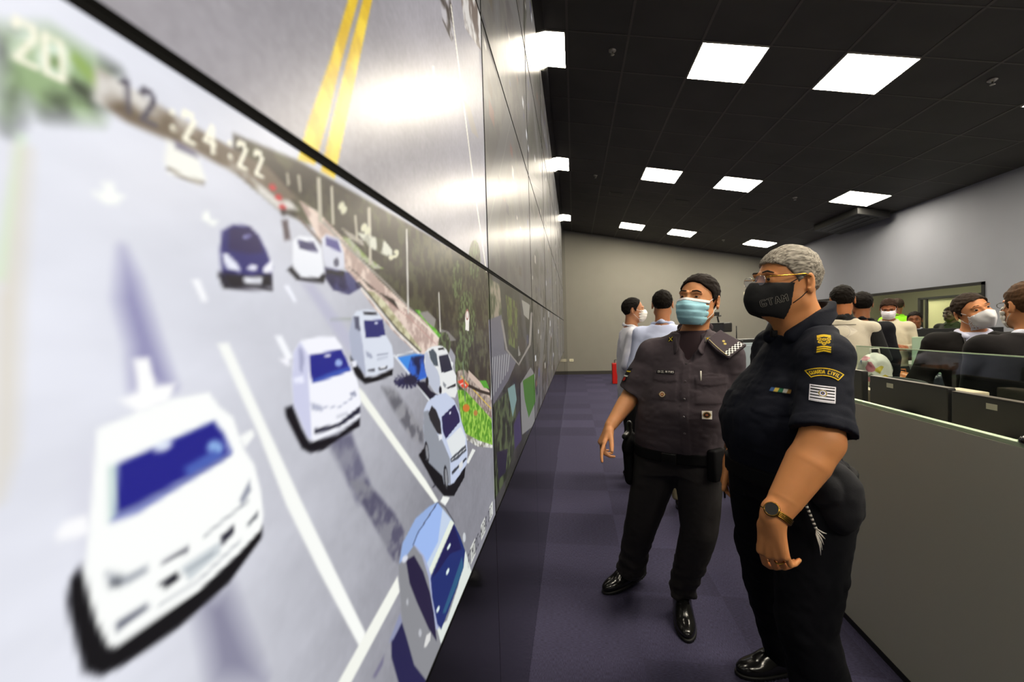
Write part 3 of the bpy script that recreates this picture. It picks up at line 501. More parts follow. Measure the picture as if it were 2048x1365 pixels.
for row in range(4):
    for col in range(8):
        y0 = Y0+PW*col; z0 = Z0+PH*row; bz = .0032 if col == 0 else .0035
        o = thing('video_wall_screen', extra.get((col, row), 'frameless street camera screen, %s along the wall, %s' % (ordn[col], rown[row])), 'screen', (-D, y0, z0), 0, 'screens of the video wall')
        MB().box((-.09, .0008, .0008), (-.004, PW-.0008, PH-.0008)).build('chassis', M_CHAS, o)
        fr = MB(); bt, bb = (.007 if row == 0 else bz), (.0035 if row else bz)
        for a in ((.0005, bz, .0005, PH-.0005), (PW-bz, PW-.0005, .0005, PH-.0005), (bz, PW-bz, .0005, bb), (bz, PW-bz, PH-bt, PH-.0005)): fr.box((-.004, a[0], a[2]), (0, a[1], a[3]))
        fr.build('bezel', M_BEZ, o)
        res = .002 if (col, row) == (0, 0) else .0035 if (col, row) in ((0, 1), (1, 0)) else .007 if col < 3 else .014
        n_u, n_v = int(PW/res), int(PH/res); P, A = paint(col, row, n_u, n_v, y0+bz, y0+PW-bz, z0+bz, z0+PH-bz)
        me = bpy.data.meshes.new('screen'); N_ = len(P); me.vertices.add(N_); me.vertices.foreach_set('co', np.c_[np.full(N_, -.0012), P[:, 0]-y0, P[:, 1]-z0].ravel())
        i, j = np.meshgrid(np.arange(n_u), np.arange(n_v)); q = (j*(n_u+1)+i).ravel(); Q = np.stack([q, q+1, q+n_u+2, q+n_u+1], 1)
        me.loops.add(Q.size); me.polygons.add(len(Q)); me.loops.foreach_set('vertex_index', Q.ravel()); me.polygons.foreach_set('loop_start', np.arange(0, Q.size, 4)); me.update(calc_edges=True)
        at_ = me.color_attributes.new('picture', 'FLOAT_COLOR', 'POINT'); at_.data.foreach_set('color', np.c_[A, np.ones(N_)].ravel())
        me.materials.append(M_SCREEN); so = bpy.data.objects.new('screen', me); C.objects.link(so); so.parent = o
# ================================================================== smooth solid modelling for people and soft things
def v3(*a): return np.array(a, float)
def nrm(v): v = np.asarray(v, float); return v/(np.linalg.norm(v)+1e-12)
def limb(pts, rs, flat_end=False, flat_start=False, squash=None):
    """chain of tapered capsules; squash=(axis, factor) flattens it along an axis"""
    pts = [np.asarray(p, float) for p in pts]
    def f(P):
        best = None
        for a, b, ra, rb in zip(pts[:-1], pts[1:], rs[:-1], rs[1:]):
            ab = b-a; t = np.clip((P-a)@ab/(ab@ab), 0, 1); q = P-a-t[:, None]*ab
            if squash is not None:
                ax, fc = squash; q = q+np.outer(q@ax, ax)*(fc-1)
            d = np.sqrt((q*q).sum(1))-(ra+(rb-ra)*t); best = d if best is None else np.minimum(best, d)
        if flat_end: ax_ = nrm(pts[-1]-pts[-2]); best = np.maximum(best, (P-pts[-1])@ax_)
        if flat_start: ax_ = nrm(pts[0]-pts[1]); best = np.maximum(best, (P-pts[0])@ax_)
        return best
    return f
def ellip(c, r, R=None):
    c = np.asarray(c, float); r = np.asarray(r, float)
    def f(P):
        q = P-c
        if R is not None: q = q@R
        k0 = np.sqrt(((q/r)**2).sum(1)); k1 = np.sqrt(((q/(r*r))**2).sum(1))+1e-9; return k0*(k0-1)/k1
    return f
def loft(zs, cs, ab, yaw, p=2.3, front=None):
    """torso-like body: at height z centre cs, half width/depth ab, turned so +x' = person's left"""
    zs = np.array(zs, float); cs = np.array(cs, float); ab = np.array(ab, float); yaw = np.broadcast_to(np.array(yaw, float), zs.shape)
    fz = np.linspace(zs[0], zs[-1], 60)
    def sm(v):
        w = np.interp(fz, zs, v); return np.convolve(np.pad(w, 3, 'edge'), np.ones(7)/7, 'valid')
    CX, CY, A_, B_, YW = sm(cs[:, 0]), sm(cs[:, 1]), sm(ab[:, 0]), sm(ab[:, 1]), sm(yaw)
    def f(P):
        z = P[:, 2]; g = lambda w: np.interp(z, fz, w)
        th = g(YW); a, b = g(A_), g(B_); dx, dy = P[:, 0]-g(CX), P[:, 1]-g(CY)
        fw = dx*np.cos(th)+dy*np.sin(th); lf = -dx*np.sin(th)+dy*np.cos(th)
        n = (np.abs(lf/a)**p+np.abs(fw/b)**p)**(1/p)+1e-6; gr = np.sqrt((lf/a**2)**2+(fw/b**2)**2)/n+1e-6
        d = np.minimum((n-1)/gr, (n-1)*np.minimum(a, b)*3+.0) if False else (n-1)/np.maximum(gr, 1/np.maximum(a, b))
        return np.maximum(d, np.maximum(z-zs[-1], zs[0]-z))
    return f
class Solid:
    def __init__(s): s.p = []; s.post = None
    def add(s, f, k=.02): s.p.append(('a', f, k)); return s
    def sub(s, f, k=.004): s.p.append(('s', f, k)); return s
    def cut(s, f, k=.002): s.p.append(('i', f, k)); return s
    def raw(s, P, prims=None):
        d = np.full(len(P), 9.)
        for op, f, k in (s.p if prims is None else prims):
            e = f(P)
            if op == 'a':
                h = np.clip(.5+.5*(d-e)/k, 0, 1); d = d+(e-d)*h-k*h*(1-h)
            elif op == 's':
                e = -e; h = np.clip(.5-.5*(d-e)/k, 0, 1); d = d+(e-d)*h+k*h*(1-h)
            else: d = np.maximum(d, e)
        return d
    def __call__(s, P, prims=None):
        d = s.raw(P, prims)
        if s.post is not None:
            m = np.abs(d) < .03
            if m.any(): d[m] += s.post(P[m])
        return d
def surface(S, lo, hi, h):
    n = 8; B = n*h; lo = np.asarray(lo, float); hi = np.asarray(hi, float); nb = np.ceil((hi-lo)/B).astype(int)
    g = np.stack(np.meshgrid(*[np.arange(k) for k in nb], indexing='ij'), -1).reshape(-1, 3); cen = lo+(g+.5)*B
    dc = S.raw(cen); act = np.abs(dc) < B*1.05+.03; g = g[act]; cen = cen[act]
    key = (g[:, 0]//3)*10000+(g[:, 1]//3)*100+(g[:, 2]//3); o = np.argsort(key, kind='stable'); g = g[o]; cen = cen[o]; key = key[o]
    ca = np.stack(np.meshgrid(*[np.arange(n+1)]*3, indexing='ij'), -1).reshape(-1, 3)
    tot = nb*n+2; ID, VV, POS = [], [], []
    starts = np.flatnonzero(np.r_[True, key[1:] != key[:-1]]); ends = np.r_[starts[1:], len(key)]
    corner = np.array([(i, j, k) for i in (0, 1) for j in (0, 1) for k in (0, 1)])
    edges = [(0, 1), (2, 3), (4, 5), (6, 7), (0, 2), (1, 3), (4, 6), (5, 7), (0, 4), (1, 5), (2, 6), (3, 7)]
    cell = np.stack(np.meshgrid(*[np.arange(n)]*3, indexing='ij'), -1).reshape(-1, 3)
    cidx = lambda c: (c[:, 0]*(n+1)+c[:, 1])*(n+1)+c[:, 2]
    CI = np.stack([cidx(cell+c) for c in corner], 1)
    for a, b in zip(starts, ends):
        cc = cen[a:b]; R = B*.9+.06; pr = [p for p in S.p if p[0] == 'i' or p[1](cc).min() < R+p[2]]
        if not pr: continue
        P = (lo+((g[a:b, None]*n+ca[None])*h)).reshape(-1, 3); d = S(P, pr).reshape(b-a, -1)
        v = d[:, CI]; sg = v < 0; mix = sg.any(2) & ~sg.all(2); bi, ci = np.nonzero(mix)
        if not len(bi): continue
        vv = v[bi, ci]; gc = g[a:b][bi]*n+cell[ci]; acc = np.zeros((len(bi), 3)); cnt = np.zeros(len(bi))
        for e0, e1 in edges:
            x, y = vv[:, e0], vv[:, e1]; m = (x < 0) != (y < 0); t = np.where(m, x/(x-y+1e-20), 0)
            acc += np.where(m[:, None], corner[e0]+t[:, None]*(corner[e1]-corner[e0]), 0); cnt += m
        POS.append(lo+(gc+acc/cnt[:, None])*h); ID.append((gc[:, 0]*tot[1]+gc[:, 1])*tot[2]+gc[:, 2]); VV.append(vv[:, [0, 4, 2, 1]])
    if not ID: return np.zeros((0, 3)), np.zeros((0, 4), int)
    ID = np.concatenate(ID); POS = np.concatenate(POS); VV = np.concatenate(VV); o = np.argsort(ID); ID = ID[o]; POS = POS[o]; VV = VV[o]
    st = [tot[1]*tot[2], tot[2], 1]; Fs = []
    for ax in range(3):
        u, w = st[(ax+1) % 3], st[(ax+2) % 3]; m = (VV[:, 0] < 0) != (VV[:, ax+1] < 0); base = ID[m]; inside = VV[m, 0] < 0
        q = np.stack([base, base-u, base-u-w, base-w], 1); j = np.searchsorted(ID, q); j = np.clip(j, 0, len(ID)-1); ok = (ID[j] == q).all(1)
        j = j[ok]; ins = inside[ok]; j = np.where(ins[:, None], j, j[:, ::-1]); Fs.append(j)
    return POS, np.concatenate(Fs)
def mesh_np(name, V, Q, m, parent, origin=(0, 0, 0), smooth=True, mix=None):
    me = bpy.data.meshes.new(name); n = Q.shape[1]; me.vertices.add(len(V)); me.vertices.foreach_set('co', (V-np.asarray(origin)).ravel()); me.loops.add(Q.size); me.polygons.add(len(Q))
    me.loops.foreach_set('vertex_index', Q.ravel().astype(np.int32)); me.polygons.foreach_set('loop_start', np.arange(0, Q.size, n, dtype=np.int32)); me.update(calc_edges=True)
    for x in (m if isinstance(m, (list, tuple)) else [m]): me.materials.append(x)
    if mix is not None: me.polygons.foreach_set('material_index', mix.astype(np.int32))
    if smooth: me.polygons.foreach_set('use_smooth', np.ones(len(Q), bool))
    o = bpy.data.objects.new(name, me); C.objects.link(o)
    if parent: o.parent = parent
    return o
def solid_part(name, S, lo, hi, h, m, parent, origin, mixf=None):
    V, Q = surface(S, lo, hi, h)
    return mesh_np(name, V, Q, m, parent, origin, True, None if mixf is None else mixf(V[Q].mean(1)))
def folds(amp, fr, seed, axis=None):
    def f(P):
        q = P*fr; n = fbm(q, seed, 2); return amp*(1-2*np.abs(n)*1.6)*.5+amp*.6*n
    return f
def snap(S, P, n, start=.12, off=.0015, steps=26):
    """drop points onto the surface of S marching along -n"""
    n = nrm(n); Q = P+n*start; t = np.zeros(len(P))
    for _ in range(steps):
        d = S(Q); Q = Q-n*np.clip(d-.0002, -.02, .06)[:, None]*.85
    return Q+n*off
M_PATCH = None
def patch(name, S, cen, u, v, n, w, hgt, painter, parent, origin, res=.0012, off=.0015, rough=.7, start=.06, label=None):
    """cloth badge lying on the surface of S; painter(UV in metres from centre) -> srgb (N,3), mask (N)"""
    global M_PATCH
    if M_PATCH is None:
        M_PATCH = bpy.data.materials.new('embroidered_badge'); M_PATCH.use_nodes = True; nt = M_PATCH.node_tree; at = nt.nodes.new('ShaderNodeAttribute'); at.attribute_name = 'picture'
        nt.links.new(at.outputs['Color'], nt.nodes['Principled BSDF'].inputs['Base Color']); nt.nodes['Principled BSDF'].inputs['Roughness'].default_value = .7; nt.nodes['Principled BSDF'].inputs['Specular IOR Level'].default_value = .2
    nu, nv = max(2, int(w/res)), max(2, int(hgt/res)); U, W2 = np.meshgrid(np.linspace(-w/2, w/2, nu+1), np.linspace(-hgt/2, hgt/2, nv+1)); UV = np.c_[U.ravel(), W2.ravel()]
    col, mask = painter(UV); P = np.asarray(cen, float)+UV[:, :1]*nrm(u)+UV[:, 1:]*nrm(v); P = snap(S, P, n, start, off) if S is not None else P
    i, j = np.meshgrid(np.arange(nu), np.arange(nv)); q = (j*(nu+1)+i).ravel(); Q = np.stack([q, q+1, q+nu+2, q+nu+1], 1); Q = Q[mask[Q].all(1)]
    me = bpy.data.meshes.new(name); o = mesh_np(name, P, Q, M_PATCH, parent, origin); A = np.clip(col, 0, 1); A = np.where(A <= .04045, A/12.92, ((A+.055)/1.055)**2.4)
    at = o.data.color_attributes.new('picture', 'FLOAT_COLOR', 'POINT'); at.data.foreach_set('color', np.c_[A, np.ones(len(A))].ravel())
    bpy.data.meshes.remove(me)
    if label: o['label'] = label
    return o
GL.update({'G': [[(1, 1.85), (.8, 2), (.2, 2), (0, 1.7), (0, .3), (.2, 0), (.8, 0), (1, .2), (1, .75), (.65, .75)]], 'U': [[(0, 2), (0, .3), (.2, 0), (.8, 0), (1, .3), (1, 2)]], 'A': [[(0, 0), (.5, 2), (1, 0)], [(.2, .7), (.8, .7)]],
           'D': [[(0, 0), (0, 2), (.7, 2), (1, 1.6), (1, .4), (.7, 0), (0, 0)]], 'I': [[(.5, 0), (.5, 2)]], 'V': [[(0, 2), (.5, 0), (1, 2)]], 'L': [[(0, 2), (0, 0), (1, 0)]], 'P': [[(0, 0), (0, 2), (1, 2), (1, 1), (0, 1)]],
           'E': [[(1, 2), (0, 2), (0, 0), (1, 0)], [(0, 1), (.8, 1)]], 'N': [[(0, 0), (0, 2), (1, 0), (1, 2)]], 'S': [[(1, 2), (0, 2), (0, 1), (1, 1), (1, 0), (0, 0)]]})
def segd(P, a, b):
    a = np.array(a, float); b = np.array(b, float); ab = b-a; t = np.clip((P-a)@ab/(ab@ab+1e-12), 0, 1); return np.hypot(*(P-a-t[:, None]*ab).T)
def textd(P, s, x, y, h, step, arc=None):
    """distance to the strokes of a text; arc=(radius) bends it around a circle centred below"""
    d = np.full(len(P), 9.)
    if arc:
        r = np.hypot(P[:, 0], P[:, 1]+arc); P = np.c_[np.arctan2(P[:, 0], P[:, 1]+arc)*arc, r-arc]
    for ch in s:
        for st in GL[ch]:
            for a, b in zip(st[:-1], st[1:]): d = np.minimum(d, segd(P, (x+a[0]*h*.42, y+a[1]*h/2), (x+b[0]*h*.42, y+b[1]*h/2)))
        x += step
    return d
def blend(col, c, al): return col+(np.array(H(c))-col)*np.clip(al, 0, 1)[:, None]

# ------------------------------------------------------------------ anatomy
def rotm(face, pitch=0., tilt=0.):
    """columns: left, back, up of a head facing angle `face` (degrees), pitch>0 looks up, tilt>0 leans to own left"""
    a = math.radians(face); F = v3(math.cos(a), math.sin(a), 0); Lf = v3(-math.sin(a), math.cos(a), 0); U = v3(0, 0, 1)
    p = math.radians(pitch); F, U = F*math.cos(p)+U*math.sin(p), U*math.cos(p)-F*math.sin(p)
    t = math.radians(tilt); Lf, U = Lf*math.cos(t)-U*math.sin(t), U*math.cos(t)+Lf*math.sin(t)
    return np.stack([Lf, -F, U], 1)
class Head:
    def __init__(s, c, R, k=1.): s.c = np.asarray(c, float); s.R = R; s.k = k
    def W(s, x, y, z): return s.c+s.R@(np.array([x, y, z])*s.k)
    def loc(s, P): return (P-s.c)@s.R/s.k
    def e(s, c, r, rot=None):
        f = ellip(c, r, rot); return lambda P: f(s.loc(P))*s.k
    def l(s, pts, rs, **k): 
        f = limb(pts, rs, **k); return lambda P: f(s.loc(P))*s.k
def head_solid(S, Hd, detail=True, jaw=1.):
    S.add(Hd.e((0, .012, .035), (.0765, .098, .088)), .02)
    S.add(Hd.e((0, -.022, -.03), (.064*jaw, .074, .088)), .03); S.add(Hd.e((0, -.05, -.085), (.036*jaw, .036, .028)), .03)
    for sx in (-1, 1):
        S.add(Hd.l([(sx*.052*jaw, .0, -.06), (sx*.028*jaw, -.05, -.088)], [.02, .02]), .025)
        S.add(Hd.e((sx*.043, -.066, -.022), (.02, .018, .018)), .02)
    S.add(Hd.l([(0, -.086, .022), (0, -.108, -.008), (0, -.114, -.022)], [.009, .011, .014]), .012)
    if detail:
        for sx in (-1, 1):
            S.add(Hd.e((sx*.013, -.103, -.026), (.009, .011, .008)), .006)
            S.sub(Hd.e((sx*.031, -.104, .016), (.019, .016, .011)), .014)
            S.add(Hd.l([(sx*.012, -.093, .034), (sx*.034, -.092, .037), (sx*.05, -.08, .03)], [.006, .007, .005]), .012)
            S.add(Hd.e((sx*.031, -.078, .014), (.0145, .0145, .0135)), .004)
            S.sub(Hd.l([(sx*.019, -.0935, .013), (sx*.031, -.0945, .0145), (sx*.043, -.0895, .0125)], [.0028, .0034, .0026]), .0015)
        S.add(Hd.l([(-.02, -.093, -.052), (0, -.1, -.05), (.02, -.093, -.052)], [.005, .008, .005]), .008); S.add(Hd.l([(-.018, -.092, -.063), (0, -.097, -.064), (.018, -.092, -.063)], [.005, .008, .005]), .008)
    for sx in (-1, 1):
        a = math.radians(22*sx); R = np.array([[math.cos(a), -math.sin(a), 0], [math.sin(a), math.cos(a), 0], [0, 0, 1]])
        S.add(Hd.e((sx*.083, .024, -.002), (.0075, .021, .034), R), .006)
        if detail: S.sub(Hd.e((sx*.0915, .014, .004), (.007, .010, .018), R), .005); S.sub(Hd.e((sx*.088, .012, -.012), (.008, .007, .008), R), .004)
def hair_solid(Hd, thick=.009, line=None, seed=3, rough=.0035, top=0.):
    S = Solid(); S.add(Hd.e((0, .013, .036+top*.4), (.0765+thick, .098+thick, .088+thick+top)), .01)
    yy, zz = line or ([-.12, -.085, -.06, -.045, -.022, -.012, .004, .03, .045, .08, .12], [.085, .082, .072, .05, .03, -.012, .012, .022, -.03, -.062, -.07])
    S.cut(lambda P: (np.interp(Hd.loc(P)[:, 1], yy, zz)-Hd.loc(P)[:, 2])*.75*Hd.k)
    S.post = lambda P: rough*fbm(Hd.loc(P)*[90, 38, 90], seed, 3)*1.3
    return S
def hand_solid(S, w, d, n, left, curl=(.35, .5, .4), spread=.06, k=1., thumb=(.62, .62, .35), curls=None):
    d = nrm(d); n = nrm(np.asarray(n, float)-d*(np.asarray(n, float)@d)); s = np.cross(n, d) if left else np.cross(d, n); w = np.asarray(w, float)
    S.add(limb([w-d*.03, w+d*.018*k], [.024*k, .024*k], squash=(n, 1.35)), .015)
    kn = []
    for i, (dl, sl, ph, r) in enumerate([(.088, .030, (.043, .026, .020), .0092), (.091, .0095, (.047, .030, .021), .0095), (.086, -.0105, (.043, .028, .020), .009), (.077, -.029, (.034, .021, .018), .008)]):
        K = w+d*dl*k+s*sl*k-n*.002; S.add(limb([w+s*sl*.55*k+d*.012*k, K], [.0145*k, .0108*k]), .012)
        kn.append((K, ph, r, sl))
    c0 = curls or [curl]*4
    for i, (K, ph, r, sl) in enumerate(kn):
        a = 0; q = K; pts = [K-d*.012*k]; rs = [r*k]
        for j in range(3):
            a += c0[i][j]; dd = (d*math.cos(a)+n*math.sin(a)); dd = nrm(dd+s*(sl/.03)*spread); q = q+dd*ph[j]*k; pts.append(q); rs.append(r*k*(1-.1*(j+1)))
        S.add(limb(pts, rs), .0035)
    b = w+d*.022*k+s*.022*k+n*.006; S.add(limb([b, w+d*.05*k+s*.026*k+n*.012], [.017*k, .014*k]), .012)
    td = nrm(d*thumb[0]+s*thumb[1]+n*thumb[2]); q = b+td*.044*k; td2 = nrm(td+d*.25+n*.1); q2 = q+td2*.033*k; td3 = nrm(td2+d*.12); q3 = q2+td3*.025*k
    S.add(limb([b, q, q2, q3], [.0155*k, .012*k, .0105*k, .0085*k]), .006)
def skin_mat(name, col):
    m = mat(name, col, .48, noise=.10, scale=22, bump=.06, spec=.4); b = m.node_tree.nodes['Principled BSDF']; b.inputs['Subsurface Weight'].default_value = .12; b.inputs['Subsurface Radius'].default_value = (.012, .004, .002); return m
# ================================================================== people
M_SHOE = mat('black_leather', (.008, .008, .008), .18, spec=.6, noise=.3, scale=60)
M_BELT = mat('black_webbing', (.004, .004, .005), .75, bump=.2, scale=300, spec=.15)
M_WHITEMASK = mat('white_mask_fabric', 'e4e3e6', .85, bump=.1, scale=200)
M_GOLD = mat('gold_metal', 'c89a3c', .25, metal=1.)
def hair_mat(name, c): return mat(name, c, .75, noise=.75, scale=130, bump=.6, spec=.12, stretch=(1, 1, .35))
def hem(S, c, n, r): S.sub(ellip(c, (r, r, r)), .004)
def add_mask(Hd, HS, parent, org, m, h, style='flat', name='face_mask', straps=True, strap_m=None):
    S = Solid(); kz = Hd.k
    off_ = .0075 if style == 'cloth' else .0045; S.add(lambda P: HS.raw(P)-off_*kz, .004)
    if style == 'flat': S.add(Hd.e((0, -.074, -.046), (.059, .056, .066)), .02)
    elif style == 'cone': S.add(Hd.e((0, -.076, -.046), (.056, .052, .058)), .02); S.add(Hd.l([(0, -.105, -.012), (0, -.142, -.048), (0, -.10, -.1)], [.012, .012, .014]), .035)
    elif style == 'cloth': S.add(Hd.e((0, -.072, -.052), (.062, .066, .066)), .02); S.add(Hd.l([(0, -.11, -.02), (0, -.126, -.055), (0, -.1, -.1)], [.012, .015, .018]), .04)
    top = {'flat': .010, 'cone': .006, 'cloth': .006}[style]
    def region(P):
        q = Hd.loc(P); x, y, z = np.abs(q[:, 0]), q[:, 1], q[:, 2]
        if style == 'flat': return np.maximum.reduce([z-top+.12*x, y+.040, -.112-z, HSin(P)])*kz
        if style == 'cone': return np.maximum.reduce([z-top+.35*x, y+.040+.3*(z+.04), -.118-z, HSin(P)])*kz
        return np.maximum.reduce([z-top+.1*x, y+.034-.12*(z+.05), (-.122-z)*.9-(y+.05)*.25, HSin(P)])*kz
    HSin = lambda P: -(HS.raw(P)-.0015)/kz*1.0
    S.cut(region)
    if style == 'flat':
        def pl(P):
            q = Hd.loc(P); z = q[:, 2]; s = np.zeros(len(P))
            for zc in (-.018, -.046, -.074): t = (z-zc)/.006; s += -.0013*np.exp(-t*t)+.0010*np.exp(-((t+1.4)/1.2)**2)
            return -s*0-s+.0006*fbm(q*[40, 40, 90], 5, 2)
        S.post = pl
    else: S.post = lambda P: .0008*fbm(Hd.loc(P)*60, 8, 2)
    r = .19*kz; o = solid_part(name, S, Hd.c-r, Hd.c+r, h, m, parent, org)
    if straps:
        c0 = np.asarray(org, float)
        for sx in (-1, 1):
            for (ye, ze, ym, zm) in ((.012, .028, -.042, -.004), (.016, -.03, -.042 if style == 'flat' else -.03, -.088 if style == 'flat' else -.07)):
                A = Hd.W(sx*(.058 if style == 'flat' else .060), ym, zm); B_ = Hd.W(sx*.079, ye, ze); pts = []
                for t in np.linspace(0, 1, 7):
                    p = A*(1-t)+B_*t; l = Hd.loc(p); d = HS.raw(p[None])[0]; out = Hd.R@np.array([sx, 0, 0]); p = p+out*max(0, .002-d)*1.05; pts.append(p-c0)
                MB().tube(pts, .0014*kz*1.1, 6).build('ear_loop', strap_m or m, parent, True)
    return S, o
def add_shoe(parent, org, heel, toe, m=M_SHOE, k=1., lift=0., h=.006):
    """shoe from heel point to toe point (world)"""
    heel = np.asarray(heel, float); toe = np.asarray(toe, float); d = nrm(toe-heel); L_ = np.linalg.norm(toe-heel); up = nrm(np.array([0, 0, 1.])-d*d[2]); s = np.cross(d, up)
    S = Solid(); R = np.stack([d, s, up], 1); w = lambda x, y, z: heel+d*x*L_+s*y+up*z
    S.add(ellip(w(.2, 0, .035), (.075*k, .042*k, .045*k), R), .02); S.add(ellip(w(.66, 0, .03), (.115*k, .05*k, .038*k), R), .04); S.add(ellip(w(.45, 0, .06), (.075*k, .038*k, .04*k), R), .03); S.add(limb([w(.2, 0, .05), w(.17, 0, .12)], [.042*k, .045*k]), .02)
    S.cut(lambda P: -((P-heel)@up)+.012, .002)
    lo = np.minimum(heel, toe)-.12; hi = np.maximum(heel, toe)+np.array([.12, .12, .2]); o = solid_part('shoe', S, lo, hi, h, m, parent, org)
    T = Solid(); T.add(ellip(w(.2, 0, .008), (.07*k, .042*k, .05*k), R), .02); T.add(ellip(w(.66, 0, .008), (.12*k, .053*k, .05*k), R), .05)
    T.cut(lambda P: np.abs((P-heel)@up-.009)-.009, .001)
    T.post = lambda P: np.where(((P-heel)@d*60) % 1 < .35, .002, 0.)*(((P-heel)@up) < .008)
    solid_part('sole', T, lo, hi, h*.75, mat('black_rubber', (.006, .006, .006), .55), o, (0, 0, 0)) if False else solid_part('sole', T, lo, hi, h*.75, mat('black_rubber', (.006, .006, .006), .55), o, org)
    c0 = np.asarray(org, float)
    for i in range(4):
        b = MB(); x = .42+.07*i; zt = .098-.1*(i*.07); p0, p1, p2 = w(x, -.022, zt-.012), w(x+.01, 0, zt), w(x, .022, zt-.012)
        b.tube([p0-c0, p1-c0, p2-c0], .0022, 6)
        b.build('lace', mat('black_lace', (.01, .01, .01), .4), o, True)
    return o
def eyes(Hd, parent, org, iris='2c1a10', look=(0, 0)):
    c0 = np.asarray(org, float)
    for sx in (-1, 1):
        c = Hd.W(sx*.031, -.0785, .014); r = .0133*Hd.k; b = MB(); n = 12; F = -Hd.R[:, 1]; Lf = Hd.R[:, 0]; U = Hd.R[:, 2]
        F2 = nrm(F+Lf*look[0]+U*look[1]); L2 = nrm(Lf-F2*(Lf@F2)); U2 = np.cross(F2, L2)
        for i in range(n):
            t0, t1 = math.pi*i/n/2*1.15, math.pi*(i+1)/n/2*1.15; b.mi = 2 if i < 2 else 1 if i < 5 else 0; V = []
            for t in (t0, t1):
                for k in range(16): a = 2*math.pi*k/16; V.append(c+r*(F2*math.cos(t)+math.sin(t)*(math.cos(a)*L2+math.sin(a)*U2))-c0)
            b.add(V, [(k, (k+1) % 16, 16+(k+1) % 16, 16+k) for k in range(16)])
        b.build('eye', [mat('eye_white', 'c8beb4', .2), mat('iris_'+iris, iris, .15), mat('pupil', (.002, .002, .002), .1)], parent, True)
def brows(Hd, HS, parent, org, m, h=.0025):
    for sx in (-1, 1):
        S = Solid(); S.add(Hd.l([(sx*.015, -.097, .0405), (sx*.033, -.098, .0425), (sx*.053, -.084, .0355)], [.0042, .0046, .0028]), .002)
        S.cut(lambda P: HS.raw(P)-.0022*Hd.k)
        S.post = lambda P: .0008*fbm(Hd.loc(P)*[200, 200, 90], 4, 2)
        r = .14*Hd.k; solid_part('eyebrow', S, Hd.c-r, Hd.c+r, h, m, parent, org)

